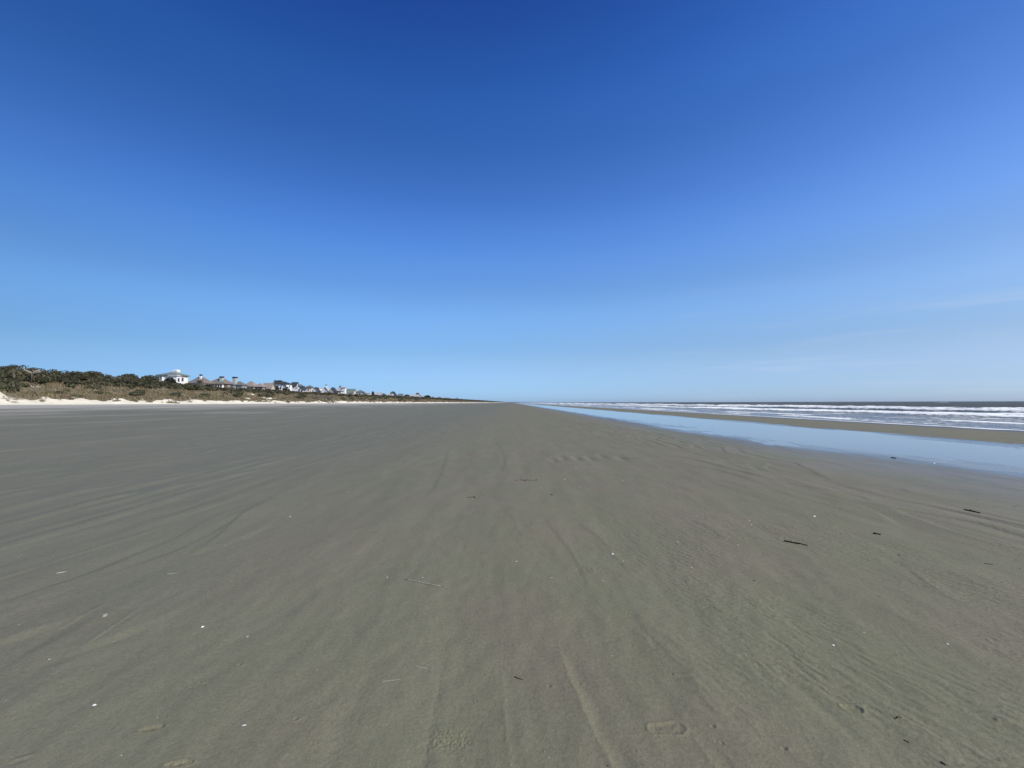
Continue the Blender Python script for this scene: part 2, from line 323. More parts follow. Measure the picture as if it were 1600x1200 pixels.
def beach_detail(X, Y, Z):
    r = np.hypot(X, Y); fade = 1 - sstep(25, 90, r)
    # elongated asymmetric swash ridges running along the shore
    wx = X + .55 * pn(X * .4, Y * .30, 1) + .26 * pn(X * .9, Y * .7, 9)
    n = pn(wx * 1.15, Y * .20, 2)
    saw = (n * 2.6) % 1.0; saw = np.where(saw < .88, saw / .88, (1 - saw) / .12)   # slow rise, quick drop
    band = sstep(.08, .42, pn(X * .22, Y * .07, 3) + .28 * sstep(1.5, 5, np.abs(X - .5)))
    Z += fade * (.017 * saw * band * (.25 + .75 * sstep(.6, 2.6, np.abs(X + .2))) + .015 * fbm(X * .9 + .3 * pn(X, Y * .5, 88), Y * .34, 4, 4) + .006 * pn(X * 3.6, Y * .8, 6))
    # finer parallel ripples, far left and right mid ground
    lm = sstep(-3, -7, X) * sstep(-.15, .25, pn(X * .3, Y * .1, 12)) + sstep(3, 5, X) * sstep(12, 6.5, X) * sstep(-.05, .3, pn(X * .3, Y * .15, 13))
    Z += (1 - sstep(25, 80, r)) * lm * .020 * sstep(-.35, .15, pn(X * 1.4, Y * .45, 24)) * np.abs(np.sin((X + .35 * pn(X * .6, Y * .25, 14)) * 8.0 + 1.5 * pn(X * .7, Y * .2, 15)))
    Z += .0050 * (1 - sstep(3, 9, r)) * pn(X * 9, Y * 6, 7) + .009 * (1 - sstep(10, 35, r)) * pn(X * 3.1 + .3 * pn(X * 2, Y, 17), Y * 1.3, 18) * sstep(-.2, .3, pn(X * .8, Y * .4, 19))
    rm = (X > .5) & (X < 5.5) & (Y > 1.2) & (Y < 8)
    xr, yr = X[rm], Y[rm]; msk = sstep(.6, 1.3, xr) * sstep(5.5, 3.5, xr) * sstep(-.05, .2, pn(xr * .9, yr * .5, 26) + .12) * sstep(8, 5, yr)
    ph = (xr * .75 + yr * .35) * 95 + 5.5 * pn(xr * 5, yr * 3, 27) + 3 * pn(xr * 12, yr * 9, 28)
    Z[rm] += .0021 * msk * np.sin(ph) * sstep(-.3, .2, pn(xr * 7, yr * 4, 29))
    for a, b, c_, amp, wd in TRACKS:
        pts = [gpt(*p) for p in (a, b, c_)]
        ys = np.array([p.y for p in pts])[::-1]; xs = np.array([p.x for p in pts])[::-1]
        m = (Y > ys[0] - .5) & (Y < ys[-1] + .5) & (np.abs(X - xs.mean()) < .6)
        co = np.polyfit(ys, xs, 2); cx = np.polyval(co, Y[m]); d = X[m] - cx + .012 * pn(Y[m] * 6, 0 * Y[m], 8)
        en = 1 - sstep(ys[-1] - .55, ys[-1] + .05, Y[m])
        g = np.where(d < 0, np.exp(-(d / (wd * .28)) ** 2), np.exp(-(d / (wd * 1.6)) ** 2) * 2.0 - 1.0 * np.exp(-(d / (wd * .5)) ** 2) * 1)
        prof = amp * (np.exp(-((d + wd * .1) / (wd * .25)) ** 2) * .5 - np.exp(-((d - wd * .7) / (wd * .7)) ** 2))
        rough_ = .0022 * pn(X[m] * 70, Y[m] * 45, 21) * np.exp(-(d / (wd * .35)) ** 2) * np.sign(amp)
        Z[m] += en * (prof + rough_)
    for (u, v, s) in HOLES:
        p = gpt(u, v); rr = s * .55 * p.y / F * 1.15
        rr = min(max(rr, .006), .013)
        def ring(x, y, dx, dy, q):
            rad = np.sqrt(q); return .55 * np.exp(-((rad - 1.25) / .45) ** 2) - 1.3 * np.exp(-(rad / .62) ** 2) + .5 * np.exp(-(((dx - 1.5) ** 2 + dy * dy) / .8))
        hs_ = (.5 + .5 * math.sin(u * 12.9 + v)) ; add_gauss(Z, X, Y, p.x, p.y, rr * (.7 + .5 * hs_), rr * (.6 + .5 * ((u * 7 + v) % 10) / 10), rr * (.16 + .16 * hs_), ring)
    # shoe prints and scuffed patches
    def shoe(u, v, L, Wd, ang, dep):
        p = gpt(u, v); ca, sa = math.cos(ang), math.sin(ang)
        m = (np.abs(X - p.x) < L) & (np.abs(Y - p.y) < L)
        dx = X[m] - p.x; dy = Y[m] - p.y
        a = dx * ca + dy * sa; b = -dx * sa + dy * ca
        wloc = Wd * (1 - .22 * np.cos((a / L + .1) * 6.0)) * .5
        inside = sstep(1.15, .80, np.hypot(a / (L * .5), b / wloc) + .35 * pn(dx * 40, dy * 40, 35))
        edge = np.exp(-((np.hypot(a / (L * .5), b / wloc) - 1.12) / .10) ** 2)
        tread = np.maximum(0, np.sin(a * 330 + 3 * pn(b * 60, a * 10, 3)))
        Z[m] += dep * (-.75 * inside + .8 * edge + 1.1 * inside * pn(dx * 26 + 7.3 + u, dy * 34, 31) + .5 * inside * pn(dx * 70, dy * 60 + v, 39) + .5 * np.maximum(inside, edge) * pn(dx * 110, dy * 110, 32))
    shoe(1042, 1139, .175, .078, R(4), .0045); shoe(1331, 1108, .10, .06, R(-8), .0065); shoe(237, 1138, .11, .035, R(15), .008)
    shoe(280, 1193, .11, .03, R(12), .008)
    for (u, v, rx, ry, amp, fq) in [(735, 778, .11, .10, .020, 34), (752, 772, .19, .15, .010, 26), (588, 769, .14, .08, .006, 38), (668, 766, .06, .05, .008, 40),
                                    (700, 1155, .10, .06, .006, 90), (925, 890, .16, .1, .004, 30), (780, 725, .2, .5, .006, 9), (1405, 1122, .03, .02, .006, 90),
                                    (828, 751, .14, .08, .006, 35), (1440, 910, .25, .12, .004, 22)]:
        p = gpt(u, v)
        add_gauss(Z, X, Y, p.x, p.y, rx, ry, amp, lambda x, y, dx, dy, q: np.exp(-q) * (pn(x * fq, y * fq, 40) + .5 * pn(x * fq * 2, y * fq * 2, 41)) * 1.6)
    # a row of worn hollows half way to the pool
    for (u, v) in [(880, 716), (902, 716), (922, 716), (941, 713), (865, 719), (972, 716)]:
        p = gpt(u, v); add_gauss(Z, X, Y, p.x, p.y, .12, .45, -.035)
    # the most distinct swash steps, each a low scarp falling away from the sun
    for pts, amp, w_ in [([(846, 800), (862, 825), (885, 850), (905, 890), (925, 940)], .009, .040), ([(900, 810), (930, 835), (960, 865), (990, 915)], .008, .040), ([(797, 800), (808, 822), (824, 848)], .006, .04),
                         ([(1075, 808), (1110, 828), (1165, 858)], .007, .04), ([(-20, 800), (60, 781), (125, 767), (165, 756)], .022, .05), ([(40, 811), (100, 797), (170, 778), (300, 755), (375, 735)], .020, .045),
                         ([(170, 766), (250, 746), (350, 726)], .020, .05), ([(90, 922), (160, 900), (230, 880), (330, 835), (425, 780)], .016, .06), ([(260, 766), (330, 750), (390, 736)], .016, .045),
                         ([(1050, 712), (1100, 722), (1150, 735), (1220, 753)], .026, .06), ([(1075, 724), (1150, 742), (1195, 757)], .020, .05), ([(1290, 757), (1370, 787)], .014, .04), ([(1235, 720), (1310, 757)], .018, .05),
                         ([(300, 830), (400, 790), (500, 735)], .010, .06), ([(1450, 735), (1530, 752), (1610, 770)], .010, .07), ([(600, 690), (520, 715), (440, 735)], .022, .06), ([(1395, 870), (1440, 905), (1490, 940)], .006, .025),
                         ([(700, 700), (690, 740), (660, 790)], .010, .05), ([(772, 690), (790, 720), (784, 745)], .012, .05), ([(960, 930), (1010, 980), (1080, 1060), (1180, 1190)], .008, .05)]:
        g_ = [gpt(*p) for p in pts]; ys = np.array([p.y for p in g_]); xs = np.array([p.x for p in g_]); o_ = np.argsort(ys); ys = ys[o_]; xs = xs[o_]
        fy = np.linspace(ys[0], ys[-1], 60); co_ = np.polyfit(ys, xs, min(3, len(ys) - 1)); 
        m = (Y > ys[0]) & (Y < ys[-1]) & (X > xs.min() - .8) & (X < xs.max() + .8)
        if not m.any(): continue
        t = (Y[m] - ys[0]) / (ys[-1] - ys[0]); cx = np.polyval(co_, Y[m]) + .05 * pn(Y[m] * 1.7, Y[m] * 0 + pts[0][0], 36) + .012 * pn(Y[m] * 9, Y[m] * 0, 37)
        d = X[m] - cx; env = sstep(0, .25, t) * sstep(1, .75, t) * (.7 + .6 * pn(Y[m] * 1.3, Y[m] * 0 + pts[0][1], 38))
        Z[m] += amp * env * sstep(-w_, w_ * .4, d) * np.exp(-(np.clip(d, 0, None) / (w_ * 5)) ** 2)
    # short drag marks and trails
    for (u0, v0, u1, v1, amp) in [(92, 985, 160, 949, .005), (133, 1010, 207, 960, .005), (0, 972, 74, 948, .005), (1395, 938, 1418, 962, .0012), (1470, 980, 1512, 1000, .0012), (20, 1187, 50, 1180, .004),
                                  (1545, 1037, 1575, 1040, .004), (1550, 1123, 1580, 1127, .004), (1050, 1054, 1080, 1058, .003), (1300, 996, 1330, 1040, .0012), (1390, 978, 1440, 1030, .0012)]:
        a = gpt(u0, v0); b = gpt(u1, v1); L = (b - a).length
        m = (X > min(a.x, b.x) - .1) & (X < max(a.x, b.x) + .1) & (Y > min(a.y, b.y) - .1) & (Y < max(a.y, b.y) + .1)
        t = ((X[m] - a.x) * (b.x - a.x) + (Y[m] - a.y) * (b.y - a.y)) / L ** 2
        d = ((X[m] - a.x) * (b.y - a.y) - (Y[m] - a.y) * (b.x - a.x)) / L
        Z[m] += amp * sstep(-.1, .1, t) * sstep(1.1, .9, t) * (np.exp(-(d / .010) ** 2) - .7 * np.exp(-((d - .018) / .012) ** 2))
    return Z
def pool_noise(X, Y):
    return (.010 * fbm(X * .35, Y * .06, 3, 55) + .004 * pn(X * 1.2, Y * .25, 57)) * sstep(6, 9, X) * (.4 + .6 * sstep(26, 23, X))
def prog(a, b, q):
    n = int(math.log(b / a) / math.log(q)) + 1
    return list(a * (b / a) ** (np.arange(n) / n))
rad = np.array([.02, .5, 1.0, 1.35] + prog(1.6, 3.6, 1.0024) + prog(3.6, 9, 1.0042) + prog(9, 60, 1.0085) + prog(60, 6000, 1.03) + [6000.])
th = np.concatenate([np.linspace(-180, -60, 30)[:-1], np.linspace(-60, 60, 900), np.linspace(60, 180, 30)[1:]])
RR, TT = np.meshgrid(rad, np.radians(th), indexing='ij')
BX = RR * np.sin(TT); BY = RR * np.cos(TT)
BZ = beach_detail(BX, BY, beach_base(BX, BY) + .0 * BX)
BZ += pool_noise(BX, BY)
co = np.stack([BX.ravel(), BY.ravel(), BZ.ravel()], 1)
beach = link('beach', np_mesh('beach', co, grid_faces(*BX.shape)[:, ::-1], True), m_beach)
tag(beach, 'broad flat beach of damp grey-brown sand with faint ripples', kind='structure')
del BX, BY, BZ, co, RR, TT

# the tidal pool
g = np.array([[9, -60], [20.5, -60], [20.5, 6000], [9, 6000]], float)
pool = link('tide_pool', np_mesh('tide_pool', np.column_stack([g, np.full(4, -.060)]), np.array([[0, 1, 2, 3]])), m_pool)
tag(pool, 'long still strip of shallow water reflecting the sky', kind='structure')

# ------------------------------------------------------------------ the sea with its breakers
sx = np.concatenate([np.arange(23.5, 30, .12), np.arange(30, 48, .28), np.arange(48, 88, .16), np.arange(88, 130, .4), 130 * 1.05 ** np.arange(0, 80)])
sx = sx[sx < 6200]
sy = np.concatenate([-60 * np.ones(1), np.arange(-20, 20, 4.0), 20 * 1.0065 ** np.arange(0, 680)]); sy = sy[sy < 1500]
sy = np.concatenate([sy, 1500 * 1.03 ** np.arange(0, 48)]); sy[-1] = 6100
SY, SX = np.meshgrid(sy, sx, indexing='ij')
LEV = -.125
SZ = LEV + .012 * fbm(SX * .8, SY * .3, 3, 60) * sstep(24, 30, SX) + .05 * fbm(SX * .25, SY * .12, 3, 61) * sstep(34, 60, SX) + .10 * fbm(SX * .08, SY * .05, 4, 62) * sstep(90, 160, SX)
SZ += .035 * pn(SX * 1.1, SY * .9, 66) * sstep(45, 70, SX) * sstep(160, 120, SX)
FO = np.zeros_like(SX)
def breaker(x0, h, fw, wob, seed, behind=4.0, foam_on=0.0, front=1.15, thr=-.9):
    global SZ, FO
    xc = x0 + wob * pn(SY / 38, SY * 0, seed) + wob * .3 * pn(SY / 11, SY * 0, seed + 1) + .25 * pn(SY / 2.5, SY * 0, seed + 2)
    d = SX - xc
    front = front + h * 1.6
    am = np.clip(.8 + .7 * pn(SY / 30, SX * 0, seed + 3) + .25 * pn(SY / 5, SX * 0, seed + 4), .15, 1.5)
    prof = np.where(d < 0, np.exp(-(d / front) ** 2), np.exp(-(d / behind) ** 2))
    SZ = SZ + h * am * prof
    on = sstep(thr, thr + .12, pn(SY / 24, SY * 0, seed + 5))
    f = np.where(d < 0, np.exp(-(d / (front * 1.1)) ** 2), sstep(fw, fw * .35, d)) * on
    SZ = SZ + f * .26 * h * fbm(SX * 1.3, SY * .8, 3, seed + 6)
    FO = np.maximum(FO, f * 1.18)
breaker(52, .42, 5.0, 4, 70, 3.0)
breaker(61, .26, 2.0, 5, 110, 3.0, thr=-.1)
breaker(73, .80, 6.0, 4, 80, 3.2)
breaker(86, .60, 6, 4, 120, 5.0, thr=-.05)
breaker(104, .60, 3.0, 6, 90, 7, front=3, thr=-.02)
breaker(150, .55, 2.0, 8, 100, 10, front=7, thr=.30)
breaker(38, .07, 1.4, 5, 130, 1.6, front=.4, thr=.0)
breaker(34, .05, 1.0, 4, 140, 1.4, front=.3, thr=-.05)
for k, x0 in enumerate((210, 290, 400, 560)):
    breaker(x0, .5, 2.0, 12, 150 + 10 * k, 16, front=12, thr=.45)
dep = SZ - (beach_base(SX, SY) + pool_noise(SX, SY))
FO = np.maximum(FO, 1.1 * np.exp(-((dep - .006) / .014) ** 2))
lace = sstep(28, 32, SX) * sstep(60, 50, SX) * .50
FO = np.maximum(FO, lace)
CALM = sstep(70, 35, SX)
sea = link('sea', np_mesh('sea', np.stack([SX.ravel(), SY.ravel(), SZ.ravel()], 1), grid_faces(*SX.shape), True, {'foam': FO, 'calm': CALM}), m_sea)
tag(sea, 'grey-green sea with rows of white breakers rolling in', kind='structure')
del SX, SY, SZ, FO, CALM

# ------------------------------------------------------------------ dunes
def dune_h(X, Y):
    toe = -89 + 2.2 * pn(Y / 23, Y * 0, 200) + 1.0 * pn(Y / 6, Y * 0, 201)
    d = toe - X
    z = np.interp(d, [-8, 0, 2.2, 6, 17, 24, 60, 300, 4000], [.7, 1.44, 2.3, 2.8, 5.7, 6.1, 6.2, 6.4, 6.4])
    hum = sstep(0, 4, d) * (1 - .5 * sstep(26, 50, d))
    z = z + hum * (.75 * fbm(X / 9, Y / 9, 3, 202) + .42 * fbm(X / 2.2, Y / 2.2, 2, 204)) + .12 * sstep(-1, 2, d) * pn(X * .9, Y * .9, 206)
    # high bare bank at the near end
    z = z + 2.4 * np.exp(-((X + 97) / 5.0) ** 2) * sstep(79, 72, Y) 
    return z, d
def dune_veg(X, Y, d):
    v = sstep(2.0, 4.2, d + 5.0 * pn(X / 2.2, Y / 5.5, 210) + 4.0 * pn(X / 1.1, Y / 2.2, 212))
    bare = sstep(.30, .42, pn(X / 4.5, Y / 7, 214)) * sstep(20, 9, d)
    bank = np.exp(-((X + 94.5) / 3.2) ** 2) * sstep(79, 73, Y)
    return np.clip(v * (1 - bare) * (1 - bank * 1.3), 0, 1)
dx = np.concatenate([np.arange(-82, -112, -.35), np.arange(-112, -150, -1.2), -150 * 1.1 ** np.arange(0, 30)])
dy = np.concatenate([np.arange(-120, 50, 4.0), np.arange(50, 260, .5), 260 * 1.006 ** np.arange(0, 300), 1560 * 1.04 ** np.arange(0, 35)]); dy = dy[dy < 6100]; dy[-1] = 6000
DY, DX = np.meshgrid(np.sort(dy), dx, indexing='ij')
DZ, DD = dune_h(DX, DY); DV = dune_veg(DX, DY, DD)
dunes = link('dunes', np_mesh('dunes', np.stack([DX.ravel(), DY.ravel(), DZ.ravel()], 1), grid_faces(*DX.shape)[:, ::-1], True, {'veg': DV}), m_dune)
tag(dunes, 'long low line of pale sand dunes behind the beach', kind='structure')
def zd(x, y):
    return float(dune_h(np.array([x], float), np.array([y], float))[0][0])

# far low headland
hx = np.linspace(-150, 520, 160); hz = 6.5 * np.clip(sstep(-150, -60, hx) * sstep(520, 60, hx), 0, 1) * (1 + .35 * pn(hx / 30, hx * 0, 300) + .2 * pn(hx / 8, hx * 0, 301))
hv = []
for x, z in zip(hx, hz): hv += [(x, 5300, -1), (x, 5330, max(z, 0)), (x, 5420, max(z, 0)), (x, 5500, -1)]
hv = np.array(hv); fc = grid_faces(160, 4)
hl = link('far_headland', np_mesh('far_headland', hv, fc, True, {'tone': RNG.random(len(hv)) * .5}), m_thick)
tag(hl, 'thin dark headland on the horizon where the beach runs out', kind='structure')

# ------------------------------------------------------------------ vegetation builders
def quads(cen, size, tone, up=.0, asp=.7):
    """random oriented quads: cen (n,3)"""
    n = len(cen)
    a = RNG.normal(size=(n, 3)); a[:, 2] = a[:, 2] * (1 - up); a /= np.linalg.norm(a, axis=1)[:, None]
    b = RNG.normal(size=(n, 3)); b -= (b * a).sum(1)[:, None] * a; b /= np.linalg.norm(b, axis=1)[:, None]
    a = a * size[:, None] * .5; b = b * size[:, None] * .5 * asp
    v = np.stack([cen - a - b * .6, cen + a * .2 - b, cen + a + b * .5, cen - a * .3 + b], 1).reshape(-1, 3)
    return v, np.arange(n * 4).reshape(-1, 4), np.repeat(tone, 4)
_bm = bmesh.new(); bmesh.ops.create_icosphere(_bm, subdivisions=2, radius=1)
ICO_V = np.array([v.co[:] for v in _bm.verts]); ICO_F = np.array([[v.index for v in f.verts] + [f.verts[2].index] for f in _bm.faces])
_bm.free()
class Soup:
    def __init__(s): s.v = []; s.f = []; s.t = []; s.n = 0
    def add(s, v, f, t): s.v.append(v); s.f.append(f + s.n); s.t.append(t); s.n += len(v)
    def tri_mesh(s, name):
        v = np.concatenate(s.v); f = np.concatenate(s.f); t = np.concatenate(s.t)
        return np_mesh(name, v, f, False, {'tone': t})
def crown(S, c, rx, ry, rz, nleaf, leaf, tone0=.5, core=True):
    c = np.array(c, float)
    # lumps on the crown make the outline uneven
    nl = 7; lump = RNG.normal(size=(nl, 3)); lump /= np.linalg.norm(lump, axis=1)[:, None]; lump[:, 2] = np.abs(lump[:, 2])
    d = RNG.normal(size=(nleaf, 3)); d /= np.linalg.norm(d, axis=1)[:, None]; d[:, 2] = np.where(d[:, 2] < -.3, -d[:, 2], d[:, 2])
    k = (d @ lump.T).max(1); r = (.72 + .30 * sstep(.6, 1, k)) * (1 - .22 * RNG.random(nleaf) ** 2)
    cen = c + d * r[:, None] * np.array([rx, ry, rz])
    tone = np.clip(tone0 + .35 * (k - .75) + RNG.normal(size=nleaf) * .16, 0, 1)  # leaf tone rises on the lumps: highlights painted into the foliage colour
    S.add(*quads(cen, leaf * (.6 + .8 * RNG.random(nleaf)), tone, asp=.75))
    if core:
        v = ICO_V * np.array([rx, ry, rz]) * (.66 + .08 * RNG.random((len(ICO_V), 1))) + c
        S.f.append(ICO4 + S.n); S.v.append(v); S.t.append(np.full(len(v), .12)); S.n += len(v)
# the cores are made of quads too so that one array holds every face: a cube sphere
_g = np.linspace(-1, 1, 4)
def _cs():
    vs = []; fs = []
    for ax in range(3):
        for sg in (-1, 1):
            b0 = len(vs)
            for i in _g:
                for j in _g:
                    p = [0, 0, 0]; p[ax] = sg; p[(ax + 1) % 3] = i; p[(ax + 2) % 3] = j * sg; vs.append(p)
            for i in range(3):
                for j in range(3):
                    a = b0 + i * 4 + j; fs.append([a, a + 4, a + 5, a + 1])
    v = np.array(vs, float); v /= np.linalg.norm(v, axis=1)[:, None]; return v, np.array(fs)
ICO_V, ICO4 = _cs()

# thicket: canopy top follows the skyline of the photograph (metres above sea against distance)
def canopy(Y):
    return np.interp(Y, [40, 80, 110, 128, 145, 165, 200, 260, 320, 420, 600, 1000, 6000], [11.8, 11.5, 10.9, 10.3, 9.2, 8.4, 8.5, 8.4, 8.3, 8.9, 9.3, 9.6, 12])
S = Soup()
row = 0
def xtoe(Y): return -89
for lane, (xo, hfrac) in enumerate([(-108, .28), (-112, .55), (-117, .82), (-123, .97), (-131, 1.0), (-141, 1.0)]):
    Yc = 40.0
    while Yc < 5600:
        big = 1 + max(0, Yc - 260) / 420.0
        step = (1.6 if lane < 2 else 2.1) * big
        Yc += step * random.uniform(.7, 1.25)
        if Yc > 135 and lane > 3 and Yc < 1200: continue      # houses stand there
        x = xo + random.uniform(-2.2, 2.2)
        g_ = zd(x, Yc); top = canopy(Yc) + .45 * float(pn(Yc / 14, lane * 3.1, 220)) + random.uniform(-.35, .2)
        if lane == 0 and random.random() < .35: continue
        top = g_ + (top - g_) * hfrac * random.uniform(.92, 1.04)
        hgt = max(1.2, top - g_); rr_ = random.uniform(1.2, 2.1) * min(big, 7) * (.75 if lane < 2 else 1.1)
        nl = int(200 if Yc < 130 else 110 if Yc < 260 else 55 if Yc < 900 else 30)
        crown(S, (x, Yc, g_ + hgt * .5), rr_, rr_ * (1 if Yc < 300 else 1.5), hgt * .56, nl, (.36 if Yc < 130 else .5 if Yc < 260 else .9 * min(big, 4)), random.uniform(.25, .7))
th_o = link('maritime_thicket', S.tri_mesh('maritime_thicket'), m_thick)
tag(th_o, 'dense dark green and brown coastal thicket growing on the dunes', 'thicket', kind='stuff')

# dune grass
def tufts(n, x, y, z, h, wdt, nb_=6):
    cen = np.repeat(np.stack([x, y, z], 1), nb_, 0); N = n * nb_
    ang = RNG.random(N) * 2 * np.pi; lean = (.15 + .45 * RNG.random(N)) * np.repeat(h, nb_)
    hh = np.repeat(h, nb_) * (.55 + .6 * RNG.random(N)); ww = np.repeat(wdt, nb_)
    base = cen + np.stack([np.cos(ang) * ww * 1.6, np.sin(ang) * ww * 1.6, np.zeros(N) - .05], 1) * RNG.random((N, 1))
    tip = base + np.stack([np.cos(ang) * lean - .12 * hh, np.sin(ang) * lean, hh], 1)
    side = np.stack([-np.sin(ang), np.cos(ang), np.zeros(N)], 1) * ww[:, None] * .5
    mid = base * .4 + tip * .6 + np.array([0, 0, .06])
    v = np.stack([base - side, base + side, mid + side * .8, tip, mid - side * .8], 1)
    v = v[:, [0, 1, 2, 3]]
    t = np.repeat(np.repeat(RNG.random(n), nb_) * .7 + RNG.random(N) * .3, 4)
    return v.reshape(-1, 3), np.arange(N * 4).reshape(-1, 4), t
S = Soup()
for (y0, y1, dens, h0, wd) in [(45, 140, 3.4, .62, .09), (140, 260, 2.0, .66, .13), (260, 520, .9, .75, .22), (520, 1400, .22, .9, .5)]:
    n = int((y1 - y0) * 24 * dens)
    x = -88 - 26 * RNG.random(n); y = y0 + (y1 - y0) * RNG.random(n)
    z, d = dune_h(x, y); v = dune_veg(x, y, d)
    keep = RNG.random(n) < np.maximum(v, .05 * (d > .8)) * (.55 + .6 * fbm(x / 3, y / 3, 2, 230) + .25)
    x, y, z = x[keep], y[keep], z[keep]; n = len(x)
    h = h0 * (.6 + .7 * RNG.random(n)) * (1 + .3 * pn(x / 5, y / 5, 231))
    S.add(*tufts(n, x, y, z, h, np.full(n, wd), 6 if y0 < 200 else 5))
gr = link('dune_grass', S.tri_mesh('dune_grass'), m_grass)
tag(gr, 'golden brown dune grass and sea oats along the dune face', 'grass', kind='stuff')
S = Soup()
for k in range(110):
    y = 48 + 420 * random.random() ** 1.6; x = random.uniform(-96, -108)
    g_ = zd(x, y); s_ = random.uniform(.5, 1.2) * (1 + y / 600)
    crown(S, (x, y, g_ + s_ * .3), s_ * 1.3, s_ * 1.5, s_ * .6, 60, .28 * (1 + y / 300), random.uniform(.2, .8))
lo = link('low_scrub', S.tri_mesh('low_scrub'), m_green)
tag(lo, 'low green scrub scattered through the dune grass', 'scrub', kind='stuff')

# ------------------------------------------------------------------ mesh kit for built things
class MB:
    def __init__(s): s.v = []; s.f = []
    def box(s, c, size, rz=0):
        cx, cy, cz = c; a, b, h = (k / 2 for k in size); n = len(s.v); co_, si = math.cos(rz), math.sin(rz)
        for x, y, z in [(-a, -b, -h), (a, -b, -h), (a, b, -h), (-a, b, -h), (-a, -b, h), (a, -b, h), (a, b, h), (-a, b, h)]:
            s.v.append((cx + x * co_ - y * si, cy + x * si + y * co_, cz + z))
        s.f += [tuple(n + i for i in q) for q in [(0, 3, 2, 1), (4, 5, 6, 7), (0, 1, 5, 4), (1, 2, 6, 5), (2, 3, 7, 6), (3, 0, 4, 7)]]; return s
    def poly(s, pts, faces):
        n = len(s.v); s.v += [tuple(p) for p in pts]; s.f += [tuple(n + i for i in q) for q in faces]; return s
    def tube(s, pts, rads, seg=7, flat=1.0):
        n = len(s.v); pts = [Vector(p) for p in pts]
        for i, p in enumerate(pts):
            t = (pts[min(i + 1, len(pts) - 1)] - pts[max(i - 1, 0)]).normalized()
            a = t.cross(Vector((0, 0, 1))); a = a.normalized() if a.length > .05 else Vector((1, 0, 0)); b = t.cross(a)
            for k in range(seg):
                q = 2 * math.pi * k / seg; s.v.append(tuple(p + a * math.cos(q) * rads[i] + b * math.sin(q) * rads[i] * flat))
        for i in range(len(pts) - 1):
            for k in range(seg):
                s.f.append((n + i * seg + k, n + i * seg + (k + 1) % seg, n + (i + 1) * seg + (k + 1) % seg, n + (i + 1) * seg + k))
        s.f.append(tuple(n + k for k in range(seg))[::-1]); s.f.append(tuple(n + (len(pts) - 1) * seg + k for k in range(seg))); return s
    def mesh(s, name, smooth=False):
        me = bpy.data.meshes.new(name); me.from_pydata(s.v, [], s.f); me.validate()
        bm = bmesh.new(); bm.from_mesh(me); bmesh.ops.recalc_face_normals(bm, faces=bm.faces); bm.to_mesh(me); bm.free()
        if smooth: me.polygons.foreach_set('use_smooth', [True] * len(me.polygons))
        return me
    def build(s, name, m, parent=None, smooth=False, loc=(0, 0, 0)): return link(name, s.mesh(name, smooth), m, parent, loc)

# ------------------------------------------------------------------ houses
WMESH = {}
def win_meshes(w_, h_):
    k = (round(w_, 1), round(h_, 1))
    if k not in WMESH:                       # lies in its local XZ plane, facing -Y
        t = .14; f_ = MB(); f_.box((0, -.05, h_ / 2 - t / 2), (w_, .14, t)).box((0, -.05, -h_ / 2 + t / 2), (w_, .14, t))
        f_.box((-w_ / 2 + t / 2, -.05, 0), (t, .14, h_ - 2 * t)).box((w_ / 2 - t / 2, -.05, 0), (t, .14, h_ - 2 * t))
        p = MB().box((0, -.02, 0), (w_ - 2 * t, .06, h_ - 2 * t))
        a = f_.mesh('window'); a.materials.append(m_trim); b = p.mesh('pane'); b.materials.append(m_glass); WMESH[k] = (a, b)
    return WMESH[k]
def window(parent, loc, w_, h_, rz):
    a, b = win_meshes(w_, h_)
    o = link('window', a, None, parent, loc); o.rotation_euler.z = rz; link('pane', b, None, o)
def hip_roof(Wx, Ly, z0, rise, oh=.6, cut=None):
    a, b = Wx / 2 + oh, Ly / 2 + oh; m = MB(); t = .25
    if a > b: r = [(-(a - b), 0, z0 + rise), ((a - b), 0, z0 + rise)]
    else: r = [(0, -(b - a) - .01, z0 + rise), (0, (b - a) + .01, z0 + rise)]
    base = [(-a, -b, z0), (a, -b, z0), (a, b, z0), (-a, b, z0)]; low = [(x, y, z - t) for x, y, z in base]
    pts = base + r + low
    if a > b: fs = [(0, 1, 5, 4), (1, 2, 5), (2, 3, 4, 5), (3, 0, 4)]
    else: fs = [(0, 1, 4), (1, 2, 5, 4), (2, 3, 5), (3, 0, 4, 5)]
    fs += [(0, 6, 7, 1), (1, 7, 8, 2), (2, 8, 9, 3), (3, 9, 6, 0), (9, 8, 7, 6)]
    return m.poly(pts, fs)
def gable_roof(Wx, Ly, z0, rise, axis, oh=.5):
    t = .22; a, b = (Wx / 2, Ly / 2 + oh) if axis == 'y' else (Ly / 2, Wx / 2 + oh)
    m = MB()
    for s_ in (-1, 1):
        e = oh * rise / a
        q = [(s_ * (a + oh), -b, z0 - e), (s_ * (a + oh), b, z0 - e), (0, b, z0 + rise), (0, -b, z0 + rise)]
        q = q + [(x, y, z + t) for x, y, z in q]
        if axis == 'x': q = [(y, -x, z) for x, y, z in q]
        m.poly(q, [(0, 1, 2, 3), (7, 6, 5, 4), (0, 4, 5, 1), (1, 5, 6, 2), (2, 6, 7, 3), (3, 7, 4, 0)])
    return m
